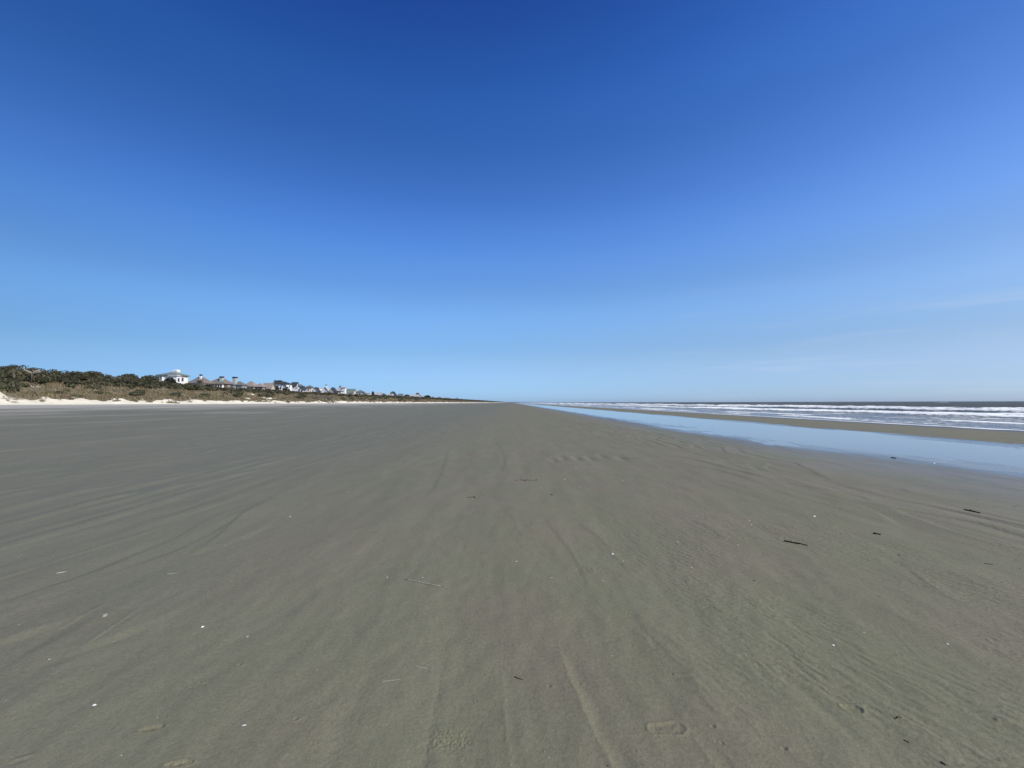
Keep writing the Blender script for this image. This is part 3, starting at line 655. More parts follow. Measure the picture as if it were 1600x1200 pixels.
def wall_block(Wx, Ly, z0, z1, gable=None, rise=0):
    m = MB(); a, b = Wx / 2, Ly / 2
    pts = [(-a, -b, z0), (a, -b, z0), (a, b, z0), (-a, b, z0), (-a, -b, z1), (a, -b, z1), (a, b, z1), (-a, b, z1)]
    fs = [(0, 3, 2, 1), (0, 1, 5, 4), (1, 2, 6, 5), (2, 3, 7, 6), (3, 0, 4, 7)]
    if gable == 'y': pts += [(0, -b, z1 + rise), (0, b, z1 + rise)]; fs += [(4, 5, 8), (7, 9, 6), (5, 6, 9, 8), (4, 8, 9, 7)]
    elif gable == 'x': pts += [(-a, 0, z1 + rise), (a, 0, z1 + rise)]; fs += [(5, 6, 9), (7, 4, 8), (4, 5, 9, 8), (6, 7, 8, 9)]
    else: fs += [(4, 5, 6, 7)]
    return m.poly(pts, fs)
def wing(root, cx, cy, Wx, Ly, z0, ze, zr, kind, wall, roof, wins=True, storeys=2, wfront=None):
    """one block of a house with its roof and windows; all sizes in metres, cx cy relative to root"""
    rise = zr - ze
    wm = wall_block(Wx, Ly, z0, ze, kind if kind in 'xy' else None, rise - .05)
    wl = wm.build('wall', WALL[wall], root, loc=(cx, cy, 0))
    if kind == 'hip': rm = hip_roof(Wx, Ly, ze + .25, rise - .25)
    elif kind == 'flat': rm = MB().box((0, 0, ze + .15), (Wx + .6, Ly + .6, .3)).box((0, 0, ze + .45), (Wx + .2, Ly + .2, .3))
    else: rm = gable_roof(Wx, Ly, ze, rise, kind)
    rf = rm.build('roof', ROOF[roof], root, loc=(cx, cy, 0))
    if wins:
        hs = (ze - 4.2) / storeys if storeys else 3
        for fl in range(storeys):
            zc = ze - 1.35 - fl * 3.0
            if zc < z0 + 1: break
            n = max(1, int(Wx / 3.2))
            for i in range(n): window(root, (cx - Wx / 2 + Wx * (i + .5) / n, cy - Ly / 2, zc), 1.2, 1.6, 0)
            n = max(1, int(Ly / 3.2))
            for i in range(n): window(root, (cx + Wx / 2, cy - Ly / 2 + Ly * (i + .5) / n, zc), 1.3, 1.7, R(90))
        if kind == 'y' and rise > 2.4: window(root, (cx, cy - Ly / 2, ze + .7), 1.0, 1.2, 0)
        if kind == 'x' and rise > 2.4: window(root, (cx + Wx / 2, cy, ze + .7), 1.0, 1.2, R(90))
    return rf
def chimney(rf, x, y, z0, z1, wall='sage', s_=1.1):
    c_ = MB().box((x, y, (z0 + z1) / 2), (s_, s_, z1 - z0)).build('chimney', WALL[wall], rf)
    MB().box((x, y, z1 + .22), (s_ * 1.12, s_ * 1.12, .6)).build('chimney_cap', m_cap, rf)
def porch(root, cx, cy, Wx, Ly, z0, zt, n=4, roof='grey'):
    """open porch: deck, posts, rail and a thin roof"""
    MB().box((cx, cy, z0), (Wx, Ly, .25)).build('deck', m_trim, root)
    MB().box((cx, cy, zt + .1), (Wx + .5, Ly + .5, .2)).build('porch_roof', ROOF[roof], root)
    pm = MB().box((0, 0, 0), (.22, .22, zt - z0 - .13)).mesh('post'); pm.materials.append(m_trim)
    for i in range(n):
        link('post', pm, None, root, (cx - Wx / 2 + .15 + (Wx - .3) * i / (n - 1), cy - Ly / 2 + .15, (z0 + zt) / 2 + .06))
        link('post', pm, None, root, (cx + Wx / 2 - .15, cy - Ly / 2 + .15 + (Ly - .3) * (i + .5) / n, (z0 + zt) / 2 + .06))
    MB().box((cx, cy - Ly / 2 + .06, z0 + 1.1), (Wx, .08, .12)).box((cx + Wx / 2 - .06, cy, z0 + 1.1), (.08, Ly, .12)).box((cx, cy - Ly / 2 + .06, z0 + .6), (Wx, .05, .3)).build('railing', m_trim, root)

HX = -132.0
def spot(u, X=HX):
    d = ray(u, 620); return X / d.x
def zof(v, u, Y): return at(u, v, Y).z
def house(u0, u1, vt, ve, kind, wall, roof, label, X=HX, extra=None, storeys=2, ratio=.8, name='beach_house', rot=0):
    """u0..u1 and vt, ve: extent and ridge/eave heights measured on the photograph"""
    uc = (u0 + u1) / 2; Y = spot(uc, X); tn = abs(X) / Y
    Wt = (u1 - u0) * Y / F; Wx = Wt / (1 + ratio * tn); Ly = Wx * ratio
    zr = zof(vt, uc, Y); ze = zof(ve, uc, Y); z0 = zd(X, Y) - .6
    root = empty(name, (X, Y, 0), rot); tag(root, label, 'house', 'houses along the dunes')
    rf = wing(root, 0, 0, Wx, Ly, z0, ze, zr, kind, wall, roof, True, storeys)
    if extra: extra(root, rf, Wx, Ly, z0, ze, zr)
    return root

# 1 the large white house with the green hip roof
def e1(root, rf, Wx, Ly, z0, ze, zr):
    wing(root, Wx * .42, -Ly * .56, Wx * .42, Ly * .30, z0, ze - .4, ze + .1, 'flat', 'white', 'pale', True, 1)
    MB().box((Wx * .52, -Ly * .60, ze - 3.4), (Wx * .62, Ly * .52, 1.3)).build('terrace_parapet', m_trim, root)
    porch(root, -Wx * .30, -Ly * .62, Wx * .36, Ly * .22, ze - 3.2, ze - .35, 3, 'green')
    wing(root, Wx * .35, -Ly * .95, Wx * .95, Ly * .35, z0, ze - 4.5, ze - 3.2, 'x', 'beige', 'taupe', False)
    # belvedere with a low white arched cap
    bx_ = Wx * .16; MB().box((bx_, 0, zr - .3), (1.7, 1.7, 1.2)).build('belvedere', WALL['sage'], rf)
    dm = MB(); N = 12; r_ = .95
    dm.tube([(bx_, -.8, zr + .35), (bx_, .8, zr + .35)], [r_, r_], 16, .65); dm.build('arched_cap', m_trim, rf)
house(246, 293, 581.5, 587.5, 'hip', 'white', 'green', 'large white house with green hip roof and white arched cap', extra=e1, ratio=.75)
# 2
def e2(root, rf, Wx, Ly, z0, ze, zr):
    chimney(rf, Wx * .12, -Ly * .2, ze, zr + .2, 'white', .7)
    wing(root, Wx * .35, -Ly * .6, Wx * .34, Ly * .2, z0, ze - .6, ze + .2, 'hip', 'white', 'taupe', True, 1)
house(295, 331, 588, 599.5, 'hip', 'beige', 'taupe', 'low house with steep taupe hip roof just right of the large white house', extra=e2, ratio=.8, storeys=1)
def e3(root, rf, Wx, Ly, z0, ze, zr):
    chimney(rf, Wx * .22, -Ly * .3, ze, zr - .1, 'sage', 1.2)
    porch(root, Wx * .25, -Ly * .62, Wx * .5, Ly * .2, ze - 3.0, ze - .3, 4, 'taupe')
house(325, 364, 590, 600.5, 'hip', 'brown', 'taupe', 'brown walled house with hip roof and squat pale green chimney', extra=e3, storeys=1)
def e4(root, rf, Wx, Ly, z0, ze, zr):
    chimney(rf, -Wx * .25, -Ly * .42, ze - 3, zr + 1.6, 'sage', 1.5)
house(362, 385, 596, 602.5, 'hip', 'sage', 'grey', 'house with tall pale green chimney under a dark cap', extra=e4, storeys=1)
house(381, 403, 595.5, 604.5, 'hip', 'beige', 'pink', 'house with pinkish hip roof beside the tall green chimney', storeys=1)
house(398, 414, 599, 605, 'hip', 'brown', 'pink', 'small house with low pinkish roof, dark walls', storeys=1, X=-126)
house(410, 429, 599, 606, 'x', 'beige', 'pink', 'low house with pinkish gable roof left of the long dark roofed house', storeys=1, X=-124)
def e8(root, rf, Wx, Ly, z0, ze, zr):
    porch(root, Wx * .12, -Ly * .65, Wx * .34, Ly * .22, ze - 5.0, ze - 2.6, 4, 'grey')
    wing(root, Wx * .36, -Ly * .45, Wx * .26, Ly * .3, z0, ze - 1.6, ze + .4, 'y', 'white', 'dark')
    for k in (-.3, -.05): MB().box((Wx * k, 0, zr + .2), (1.6, 1.8, .9)).build('roof_vent', ROOF['dark'], rf)
house(421, 456, 596, 600.5, 'hip', 'white', 'dark', 'long white house under a low dark roof', extra=e8, X=-140, ratio=.6)
house(455, 466, 597.5, 602, 'x', 'white', 'dark', 'narrow white house with dark gable roof behind the long dark roofed one', X=-146)
def e10(root, rf, Wx, Ly, z0, ze, zr):
    wing(root, Wx * .48, 0, Wx * .42, Ly * 1.05, z0, ze - .2, zr - .9, 'y', 'white', 'dark')
house(463, 475, 601, 606.5, 'y', 'white', 'grey', 'steep twin gabled white house with a dark roof between the gables', extra=e10, X=-126)
house(477, 490, 602, 606, 'hip', 'cream', 'grey', 'cream house with grey hip roof behind the twin gables', X=-150)
def e12(root, rf, Wx, Ly, z0, ze, zr):
    porch(root, Wx * .7, 0, Wx * .45, Ly * .6, ze - 3.2, ze - .3, 3, 'dark')
house(489, 500, 605.5, 611, 'y', 'white', 'dark', 'small white gabled house with dark porch beside it', extra=e12, X=-124)
house(484, 504, 603.5, 607, 'flat', 'white', 'pale', 'white flat roofed block rising behind the small gabled house', X=-160)
def e13(root, rf, Wx, Ly, z0, ze, zr): chimney(rf, 0, 0, zr - .5, zr + 1.0, 'white', .8)
house(504, 515, 604.5, 610, 'y', 'white', 'pale', 'tall white gabled house just left of the big beige gable', extra=e13, X=-128)
def e14(root, rf, Wx, Ly, z0, ze, zr):
    wing(root, Wx * .62, 0, Wx * .5, Ly * .9, z0, ze - 1.2, ze + .3, 'x', 'white', 'dark', True, 1)
    porch(root, Wx * .5, -Ly * .7, Wx * .8, Ly * .25, ze - 3.6, ze - 1.2, 4, 'dark')
house(514, 527, 605.8, 612, 'y', 'beige', 'dark', 'big beige gabled house with broad dark roof above the boardwalk', extra=e14, X=-122)
def e15(root, rf, Wx, Ly, z0, ze, zr):
    wing(root, Wx * .42, -Ly * .2, 2.6, 2.6, z0, zr - .3, zr + .8, 'hip', 'white', 'pale', False)
    chimney(rf, -Wx * .2, 0, zr - .5, zr + .9, 'brown', .9)
house(526, 541, 605.5, 610, 'x', 'white', 'pale', 'pale roofed white house with slender white tower', extra=e15, X=-140)
house(541, 556, 608, 613, 'x', 'cream', 'green', 'cream house with green-grey gable roof, right of the white tower', X=-134)
house(535, 554, 613, 617, 'flat', 'white', 'pale', 'low white house in front of the green-grey gable', X=-116, storeys=1)
house(556, 570, 609.5, 613.5, 'hip', 'white', 'grey', 'white house with small grey hip roof amid the row', X=-140)
house(562, 574, 612, 616, 'y', 'cream', 'taupe', 'cream gabled house left of the dark cypress', X=-122)
house(570, 581, 612, 615, 'flat', 'white', 'pale', 'flat roofed white house next to the dark cypress', X=-140)
house(587, 596, 613, 617, 'x', 'white', 'pale', 'pale roofed white house just right of the dark cypress', X=-130)
house(595, 604, 615, 618, 'y', 'white', 'dark', 'little white gabled house at the end of the close row', X=-124)
def e21(root, rf, Wx, Ly, z0, ze, zr): MB().box((0, -Ly * .5, ze - 1), (Wx * .35, .5, 3)).build('bay', m_trim, root)
house(609, 620, 612, 617, 'y', 'grey', 'dark', 'dark peaked house standing alone with a white bay', extra=e21, X=-132)
def e22(root, rf, Wx, Ly, z0, ze, zr):
    wing(root, Wx * .5, -Ly * .1, Wx * .4, Ly * .7, z0, ze + 1.2, zr + .8, 'y', 'white', 'pale')
    chimney(rf, Wx * .15, 0, zr - .5, zr + 1.4, 'brown', 1.2)
house(639, 658, 616.5, 620, 'x', 'grey', 'pale', 'long pale roofed house with bright white gabled end', extra=e22, X=-130)
house(661, 671, 618, 621, 'hip', 'beige', 'dark', 'dark hip roofed house right of the long pale roof', X=-134)
house(681, 692, 620, 623, 'hip', 'white', 'grey', 'distant white house with grey hip roof', X=-132)
house(693, 702, 621.5, 624, 'x', 'cream', 'taupe', 'distant cream house with taupe gable roof', X=-130)
house(710, 718, 621.5, 624, 'y', 'white', 'dark', 'farthest bright white gabled house with dark roof', X=-124)
house(724, 731, 624, 625.5, 'x', 'beige', 'grey', 'faint beige house far down the shore', X=-128)
house(733, 738, 624.5, 626, 'hip', 'white', 'grey', 'faint white house, last one before the trees close in', X=-126)

house(603, 610, 614.5, 617.5, 'hip', 'cream', 'pale', 'small cream house left of the lone dark peaked one', X=-134)
house(622, 630, 615.5, 618.5, 'x', 'white', 'grey', 'white house with grey gable roof right of the lone dark peaked one', X=-136)
house(632, 638, 616.5, 619, 'hip', 'beige', 'grey', 'low beige house close before the long pale roofed one', X=-134)
house(673, 680, 619, 621.5, 'y', 'white', 'pale', 'distant white gabled house with pale roof', X=-132)
house(703, 709, 622, 624, 'hip', 'white', 'pale', 'distant white house under a pale hip roof', X=-130)
house(719, 724, 623, 625, 'y', 'cream', 'grey', 'tiny cream gabled house right of the farthest bright white one', X=-128)
house(741, 745, 624.6, 626, 'x', 'white', 'pale', 'speck of a white house among the far trees', X=-118)

# ------------------------------------------------------------------ trees that stand out
def tree(name, u, v, Y, hgt, rw, label, cat='tree', m=m_dark, n=260, leaf=.4, tone=.4, wood=m_bark):
    p = at(u, v, Y); g_ = zd(p.x, p.y); top = p.z
    root = empty(name, (p.x, p.y, g_)); tag(root, label, cat)
    H = top - g_
    t = MB(); lean = random.uniform(-.4, .4)
    t.tube([(0, 0, -.4), (lean * .3, 0, H * .3), (lean, .1, H * .62), (lean * 1.2, 0, H * .85)], [.24, .19, .12, .05], 8)
    for k in range(5):
        a = k * 1.3 + random.random(); z = H * (.35 + .08 * k)
        t.tube([(lean * .4, 0, z), (math.cos(a) * rw * .4, math.sin(a) * rw * .4, z + H * .14), (math.cos(a) * rw * .75, math.sin(a) * rw * .75, z + H * .24)], [.10, .07, .03], 6)
    t.build('trunk', wood, root, True)
    S = Soup(); 
    for (ox, oy, oz, k) in [(0, 0, H - hgt * .5, 1), (rw * .45, .2, H - hgt * .68, .62), (-rw * .5, -.2, H - hgt * .66, .66), (rw * .1, -rw * .4, H - hgt * .75, .6)]:
        crown(S, (ox + lean, oy, oz), rw * k * .8, rw * k * .8, hgt * .5 * k, int(n * k), leaf, tone)
    link('crown', S.tri_mesh('crown'), m, root)
    return root
def palm(u, v, Y, rw, label, nf=26):
    p = at(u, v, Y); g_ = zd(p.x, p.y); H = p.z - g_ - rw * .55
    root = empty('sabal_palm', (p.x, p.y, g_)); tag(root, label, 'palm tree')
    t = MB(); n = 9
    t.tube([(.12 * math.sin(i * .5), 0, -.3 + (H + .3) * i / n) for i in range(n + 1)], [.23 - .006 * i + (.02 if i % 2 else 0) for i in range(n + 1)], 9)
    t.build('trunk', m_bark, root, True)
    fm = []
    for k in range(nf):
        a = k * 2.399; el = R(75 - 120 * (k / nf)); L = rw * random.uniform(.8, 1.1); ca, sa = math.cos(a), math.sin(a)
        S = Soup(); pts = []
        for i in range(6):
            q = i / 5; r_ = L * q; pts.append(Vector((ca * r_ * math.cos(el), sa * r_ * math.cos(el), H + r_ * math.sin(el) - .55 * L * q * q)))
        vs = []; fs = []
        for i in range(1, 6):
            wd = L * .42 * (1 - abs(i / 5 - .6)); side = Vector((-sa, ca, 0))
            for s_ in (-1, 1):
                for j in range(2):
                    b = pts[i - 1].lerp(pts[i], j * .5); n0 = len(vs)
                    tip = b + side * s_ * wd + (pts[i] - pts[i - 1]) * .9 + Vector((0, 0, -wd * .35))
                    w2 = (pts[i] - pts[i - 1]) * .28
                    vs += [b, b + w2, tip + w2 * .2, tip]; fs.append((n0, n0 + 1, n0 + 2, n0 + 3))
        tone = .2 + .75 * (k / nf) ** 2
        me = np_mesh('frond', np.array([v_[:] for v_ in vs]), np.array(fs), False, {'tone': np.full(len(vs), tone)})
        link('frond', me, m_palm, root)
    return root
def snag(u, v, Y, w_, label):
    p = at(u, v, Y); g_ = zd(p.x, p.y); H = p.z - g_
    root = empty('dead_tree', (p.x, p.y, g_)); tag(root, label, 'dead tree')
    t = MB().tube([(0, 0, -.3), (.1, 0, H * .5), (.2, 0, H * .75)], [.13, .10, .08], 8); t.build('trunk', m_bark, root, True)
    for k in range(8):
        a = k * 2.4; z = H * (.55 + .02 * k); L = w_ * random.uniform(.6, 1)
        b = MB().tube([(.15, 0, z), (math.cos(a) * L * .5, math.sin(a) * L * .5, z + H * .12), (math.cos(a) * L, math.sin(a) * L, min(H, z + H * .28))], [.06, .045, .02], 6)
        b.tube([(math.cos(a) * L * .5, math.sin(a) * L * .5, z + H * .12), (math.cos(a + .5) * L * .9, math.sin(a + .5) * L * .9, z + H * .16)], [.05, .02], 5)
        b.build('limb', m_deadwood, root, True)
palm(22, 567.5, 88, 1.5, 'dark headed palm with pale trunk, tallest at the left end of the thicket')
palm(14, 570, 96, 1.4, 'palm just left of the tallest one, half sunk in the thicket')
palm(21, 588, 80, 1.1, 'short palm with pale trunk low in the thicket near the left edge')
palm(312, 593, 148, 1.7, 'palm in front of the low taupe roofed house')
snag(50, 573.5, 92, 2.4, 'bare bleached tree with spreading limbs above the thicket')
snag(55, 601, 84, 1.0, 'small pale dead stump tree at the foot of the thicket')
tree('live_oak', 147, 579.9, 112, 2.6, 2.6, 'round dark oak bump on the thicket skyline above the grass', m=m_thick, n=420)
tree('live_oak', 204, 584.2, 138, 2.6, 2.9, 'dark rounded oak on the skyline left of the large white house', m=m_thick, n=380)
tree('live_oak', 234, 586.2, 140, 2.6, 3.0, 'low dark oak touching the left side of the large white house', m=m_thick, n=350)
tree('live_oak', 118, 580.8, 108, 2.4, 2.6, 'wide low oak on the skyline left of the round dark one', m=m_thick, n=350)
tree('live_oak', 265, 590, 152, 3.2, 2.2, 'dark oak standing in front of the porch of the large white house', n=320)
tree('wax_myrtle', 8, 592, 80, 3.4, 2.6, 'bright green rounded shrub at the left edge above the bare bank', 'shrub', m_green, 420, .32, .5)
tree('wax_myrtle', 326, 601, 158, 2.0, 2.2, 'dark shrub between the taupe roofed house and the brown walled one', 'shrub', m_dark, 260)
tree('live_oak', 430, 601.5, 215, 3.2, 2.2, 'dark round oak hiding the left corner of the long dark roofed house', n=260, leaf=.5)
tree('live_oak', 447, 606.5, 222, 3.0, 2.6, 'dark oak in front of the long white house, right of its porch', n=260, leaf=.5)
tree('live_oak', 520, 606 + 7, 285, 3.0, 2.4, 'oak growing against the beige gable', n=200, leaf=.6)
tree('live_oak', 549, 615.5, 320, 3, 3.2, 'round shrubby oak below the low white house', n=200, leaf=.6)
tree('cypress', 583, 610.5, 385, 8.0, 1.4, 'slender dark cypress standing between two white houses', m=m_dark, n=220, leaf=.7)
tree('live_oak', 614, 611.6, 470, 5.0, 3.4, 'dark pointed tree beside the lone dark peaked house', n=220, leaf=.8)
tree('live_oak', 652, 613.6, 570, 5.0, 2.4, 'dark tree poking above the long pale roof', n=160, leaf=.8)
tree('live_oak', 636, 616.5, 520, 5, 5, 'dark rounded tree left of the long pale roofed house', n=220, leaf=.9)
tree('live_oak', 668, 617.5, 620, 5, 6, 'broad dark tree right of the bright white gabled end', n=220, leaf=1)

# slim poles in the grass
for (u, vt, Y, lab) in [(95, 598, 86, 'thin pale pole in the grass, leftmost of the three'), (163, 596, 100, 'thin dark and white pole in the grass left of the bare sand slope'), (189, 600, 106, 'short thin pole in the grass, rightmost of the three')]:
    p = at(u, vt, Y); g_ = zd(p.x, p.y)
    root = empty('marker_post', (p.x, p.y, g_)); tag(root, lab, 'post', 'marker posts in the dune grass')
    MB().tube([(0, 0, -.3), (0, 0, p.z - g_)], [.035, .03], 8).build('pole', m_plank, root)
    MB().box((0, -.06, p.z - g_ - .25), (.12, .03, .16)).build('plate', m_plank, root)

# ------------------------------------------------------------------ dune boardwalk
bw = empty('boardwalk', (0, 0, 0)); tag(bw, 'weathered wooden boardwalk stepping down the dune to the beach', 'boardwalk')
A = Vector((-101.5, 204, 4.55)); B = Vector((-88.0, 200, 3.9)); Cc = Vector((-86.2, 199.4, 1.7))
pk = MB().box((0, 0, 0), (.26, 1.6, .05)).mesh('plank'); pk.materials.append(m_plank)
pst = MB().box((0, 0, 0), (.16, .16, 3.6)).mesh('post'); pst.materials.append(m_plank)
ang = math.atan2(B.y - A.y, B.x - A.x); L = (B - A).length; nrm = Vector((-math.sin(ang), math.cos(ang), 0))
for i in range(int(L / .3)):
    p = A.lerp(B, (i + .5) * .3 / L); o = link('plank', pk, None, bw, p); o.rotation_euler.z = ang
for i in range(7):
    p = A.lerp(B, i / 6)
    for s_ in (-1, 1): link('post', pst, None, bw, p + nrm * s_ * .9 + Vector((0, 0, -.7)))
for s_ in (-1, 1):
    for hh_ in (.55, 1.05):
        a_ = A + nrm * s_ * .9 + Vector((0, 0, hh_)); b_ = B + nrm * s_ * .9 + Vector((0, 0, hh_))
        MB().tube([a_, b_], [.07, .07], 4).build('rail', m_plank, bw)
    MB().tube([B + nrm * s_ * .9 + Vector((0, 0, 1.05)), Cc + nrm * s_ * .9 + Vector((0, 0, 1.0))], [.07, .07], 4).build('rail', m_plank, bw)
    link('post', pst, None, bw, Cc + nrm * s_ * .9 + Vector((0, 0, -.75)))
    MB().tube([B + nrm * s_ * .75 + Vector((0, 0, -.1)), Cc + nrm * s_ * .75], [.12, .12], 4).build('stringer', m_plank, bw)
for i in range(10):
    p = B.lerp(Cc, (i + .6) / 10); o = link('stair_tread', pk, None, bw, p); o.rotation_euler.z = ang

# ------------------------------------------------------------------ things lying on the sand
from mathutils.bvhtree import BVHTree
def ground_z(x, y):
    # read the height of the beach mesh itself
    hit, loc, *_ = beach.ray_cast(Vector((x, y, 3)), Vector((0, 0, -1)))
    return loc.z if hit else 0.0
def on_sand(u, v):
    p = gpt(u, v); return Vector((p.x, p.y, ground_z(p.x, p.y)))
def stick(u0, v0, u1, v1, rad_, m, label, name='driftwood_stick', cat='stick', bend=.02, group=None, knots=2):
    a = on_sand(u0, v0); b = on_sand(u1, v1); L = (b - a).length; n = 8; pts = []; rs = []
    side = (b - a).cross(Vector((0, 0, 1))).normalized()
    for i in range(n + 1):
        t = i / n; p = a.lerp(b, t) - a + side * math.sin(t * 3.1) * L * bend + side * random.uniform(-1, 1) * rad_ * .3
        p.z = ground_z(a.x + p.x, a.y + p.y) - a.z + rad_ * .6 + math.sin(t * 5 + u0) * rad_ * .2; pts.append(p); rs.append(rad_ * (1.05 - .35 * t) * random.uniform(.88, 1.1))
    root = empty(name, a); tag(root, label, cat, group)
    MB().tube(pts, rs, 8).build('stem', m, root, True)
    if knots:
        k = MB()
        for i in range(knots):
            q = pts[2 + i * 3]; k.tube([q, q + side * rad_ * random.choice((-2, 2)) + Vector((0, 0, rad_ * 1.4)) + (b - a).normalized() * rad_ * 2], [rad_ * .5, rad_ * .25], 6)
        k.build('twig_stub', m, root, True)
stick(1225.5, 846, 1262, 852.5, .0085, m_stick, 'longest black stick on the sand, right of centre', bend=.01)
stick(1507, 798, 1532, 803, .011, m_stick, 'black stick on the sand near the right edge below the pool', bend=.01)
stick(1365, 834.5, 1376, 836, .011, m_stick, 'short thick black stick between the two long ones', bend=.0, knots=0)
stick(1392.5, 715, 1400, 716, .013, m_stick, 'small dark stick on wet sand at the edge of the pool', bend=0, knots=0)
stick(633, 905, 688, 917, .0042, m_straw, 'long pale reed lying left of centre', 'reed', 'reed', .01)
stick(693, 917, 701, 920, .004, m_straw, 'short broken bit of pale reed off the end of the long one', 'reed', 'reed', .0, knots=0)
stick(595, 1066, 625, 1063, .0014, m_straw, 'hair thin pale straw in the lower left middle', 'straw', 'straw', .02, knots=0)
stick(804, 1056, 817, 1061, .0024, m_stick, 'tiny curved dark twig in the lower centre', 'twig', 'twig', .08, knots=0)
stick(1412, 1157, 1421, 1162, .0022, m_stick, 'tiny dark twig at the lower right, below a cluster of holes', 'twig', 'twig', .03, knots=0)
stick(1538, 880, 1552, 882, .003, m_stick, 'thin dark twig lying near the right edge', 'twig', 'twig', .03, knots=0)
stick(648, 1042, 668, 1045, .0018, m_straw, 'faint thin straw beside a tiny sand hole, lower left of centre', 'straw', 'straw', .02, knots=0)
stick(1470, 1193, 1478, 1198, .003, m_stick, 'dark twig tip at the bottom edge, right side', 'twig', 'twig', .03, knots=0)

def shell_mesh(kind, name='shell'):
    m = MB(); nr, ns = 5, 14; pts = []
    for i in range(nr + 1):
        q = i / nr
        for k in range(ns):
            a = 2 * math.pi * k / ns
            r = q * (1 + .05 * math.cos(a * 7)); x = r * math.cos(a) * (1 if kind != 'razor' else 1); y = r * math.sin(a)
            if kind == 'cockle': x = x * .82; y = y * (1 - .18 * math.cos(a)) - .1
            if kind == 'razor': x = x * 3.2; y = y * .62
            if kind == 'chip': x *= 1.2 + .3 * math.sin(a * 3); y *= .7 + .25 * math.cos(a * 2 + 1)
            z = (.45 if kind == 'cockle' else .22) * (1 - q * q) + (.02 * math.cos(a * 14) * q if kind == 'cockle' else 0)
            pts.append((x, y, z + .03))
    n0 = len(pts); pts.append((0, 0, .0))
    fs = []
    for i in range(nr):
        for k in range(ns): fs.append((i * ns + k, i * ns + (k + 1) % ns, (i + 1) * ns + (k + 1) % ns, (i + 1) * ns + k))
    for k in range(ns): fs.append((nr * ns + k, nr * ns + (k + 1) % ns, n0))
    m.poly(pts, fs); me = m.mesh(name, True); return me
SM = {}
def shell(u, v, px, kind, m, label, group=None, name='shell', cat='shell', rz=None):
    k = (kind, m.name)
    if k not in SM: SM[k] = shell_mesh(kind); SM[k].materials.append(m)
    p = on_sand(u, v); s_ = px * .5 * p.y / F
    if kind == 'razor': s_ /= 3.2
    o = bpy.data.objects.new(name, SM[k]); C.collection.objects.link(o); o.location = p; o.scale = (s_, s_, s_ * random.uniform(.8, 1.2))
    o.rotation_euler = (random.uniform(-.2, .2), random.uniform(-.2, .2), random.uniform(0, 6.28) if rz is None else rz)
    tag(o, label, cat, group); return o
shell(94.5, 895.5, 15, 'razor', m_shell, 'bright white narrow razor shell alone on the left', rz=.35)
shell(957, 865, 4.5, 'cockle', m_shell, 'brightest white shell just right of centre')
shell(147, 1102, 6, 'cockle', m_shell, 'white oval shell alone in the lower left')
shell(316, 979, 5, 'cockle', m_shell, 'round white shell in the left half, above a ringed hole')
shell(381, 1133, 6, 'chip', m_shell, 'slanting white shell chip near the bottom left')
shell(351, 854, 9, 'razor', m_shell2, 'dull flat buff shell in the left middle', rz=.1)
shell(268, 898, 18, 'razor', m_shell2, 'faint long buff shell half buried on the left', rz=.3)
shell(163, 966, 9, 'cockle', m_shell2, 'flat buff shell among the pale drag marks, lower left')
shell(178, 1003, 8, 'chip', m_shell2, 'curved buff shell fragment below the flat one')
shell(1272, 807, 4.5, 'cockle', m_shell, 'white shell above the longest black stick')
shell(1459, 724, 4, 'cockle', m_shell, 'white shell on wet sand at the edge of the pool')
shell(386, 994, 7, 'cockle', m_shell2, 'buff shell right of the round white one')
shell(1480, 1006, 4, 'cockle', m_shell, 'small white shell in the lower right')
shell(1302, 1007, 4, 'cockle', m_shell, 'small white shell left of a similar one, lower right')
shell(862, 773, 4.5, 'cockle', m_shell3, 'small round black shell just right of centre', name='shell')
shell(1405, 867, 4.5, 'chip', m_shell3, 'small black shell bit right of the longest stick')
for (u, v) in [(370, 701), (378, 766), (29, 869), (84, 868), (283, 936), (362, 909), (468, 704), (685, 723), (453, 807), (834, 736), (882, 749), (974, 751), (906, 761),
               (939, 830), (974, 876), (1059, 846), (1080, 887), (862, 903), (942, 907), (807, 878), (1172, 796), (1171, 813), (1174, 820), (1191, 829), (1153, 851), (1144, 885),
               (1292, 836), (74, 1035), (77, 1032), (1215, 1045), (605, 901), (612, 901), (660, 903), (544, 769), (532, 869), (607, 878), (1350, 988), (900, 660 + 72)]:
    shell(u, v, random.uniform(1.6, 2.7), random.choice(('chip', 'cockle')), m_shell if random.random() < .6 else m_shell2, 'tiny pale shell chip lying on damp sand', 'tiny pale shell chips on the sand', 'shell_chip', 'shell chip')
for (u, v) in [(1101, 731), (1153, 837), (1178, 906), (1463, 818), (1526, 781), (1594, 889), (1564, 910), (1373, 932), (152, 729), (95, 718), (30, 765), (949, 1198), (500, 766), (1585, 792), (1400, 878)]:
    shell(u, v, random.uniform(2.6, 3.8), 'chip', m_shell3, 'tiny dark shell chip lying on damp sand', 'tiny dark shell chips on the sand', 'dark_shell_chip', 'shell chip')
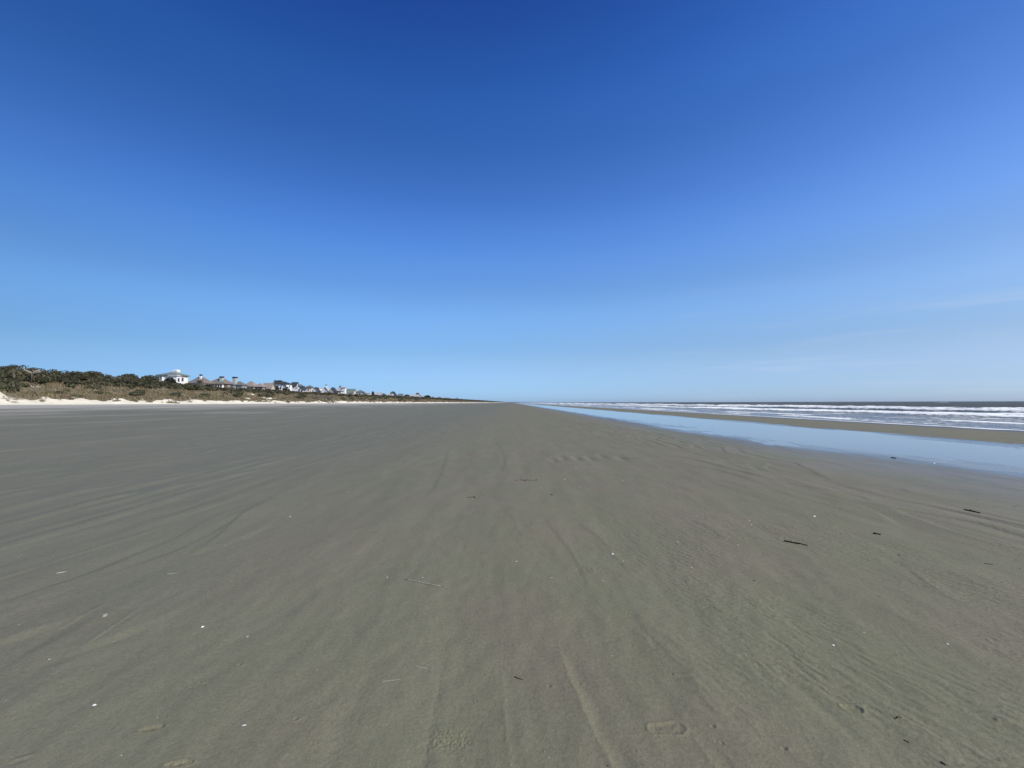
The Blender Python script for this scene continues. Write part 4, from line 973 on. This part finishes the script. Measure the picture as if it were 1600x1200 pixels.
# the rest: shell grit nobody could count
S = Soup(); n = 900
r_ = 1.8 * (18 / 1.8) ** RNG.random(n); a_ = np.radians(RNG.uniform(-56, 56, n)); gx = r_ * np.sin(a_); gy = r_ * np.cos(a_)
gz = np.array([ground_z(x, y) for x, y in zip(gx, gy)])
v_, f_, t_ = quads(np.stack([gx, gy, gz + .0012], 1), .0016 + .0045 * RNG.random(n) ** 3 + .0006 * r_, RNG.random(n), up=.9)
m_grit = mat('shell_grit', rough=.6); nb = NB(m_grit); nb.l.new(nb.mix(nb.rng(nb.attr('tone'), .3, .7), (.05, .045, .04), (.5, .48, .42)), nb.b.inputs['Base Color'])
gt = link('shell_grit', np_mesh('shell_grit', v_, f_, False, {'tone': t_}), m_grit); tag(gt, 'fine specks of shell grit sprinkled over the sand', 'shell grit', kind='stuff')
# scraps of weed left by the tide
for (u, v, n_, lab) in [(825, 751, 9, 'line of black weed scraps washed up right of centre'), (737, 776, 6, 'dark crumbs of weed in a scuffed patch near the centre'),
                        (1405, 1123, 5, 'dark crumbs beside a cluster of holes in the lower right')]:
    p = on_sand(u, v); root = empty('seaweed_scrap', p); tag(root, lab, 'seaweed')
    for k in range(n_):
        s_ = p.y / F * random.uniform(.6, 1.5); x = (k - n_ / 2 + random.uniform(-.3, .3)) * p.y / F * (4.0 if n_ == 9 else 2.2); y = random.uniform(-2, 2) * p.y / F * 2
        z = ground_z(p.x + x, p.y + y) - p.z
        MB().tube([(x - s_, y, z + s_ * .2), (x, y + s_ * .4, z + s_ * .7), (x + s_, y, z + s_ * .15)], [s_ * .3, s_ * .55, s_ * .2], 6).build('frond', m_stick, root, True)

# ------------------------------------------------------------------ haze
hzm = bpy.data.materials.new('thin_haze'); hzm.use_nodes = True; t = hzm.node_tree; t.nodes.clear()
pv = t.nodes.new('ShaderNodeVolumePrincipled'); pv.inputs['Color'].default_value = (.72, .82, .95, 1); pv.inputs['Density'].default_value = .00004; pv.inputs['Anisotropy'].default_value = 0.1
ov = t.nodes.new('ShaderNodeOutputMaterial'); t.links.new(pv.outputs[0], ov.inputs['Volume'])
USE_HAZE = True
if USE_HAZE:
    hb_ = MB().box((0, 2000, 4.5), (14500, 14500, 26)).build('haze', hzm)
    tag(hb_, 'thin sea haze', kind='stuff')
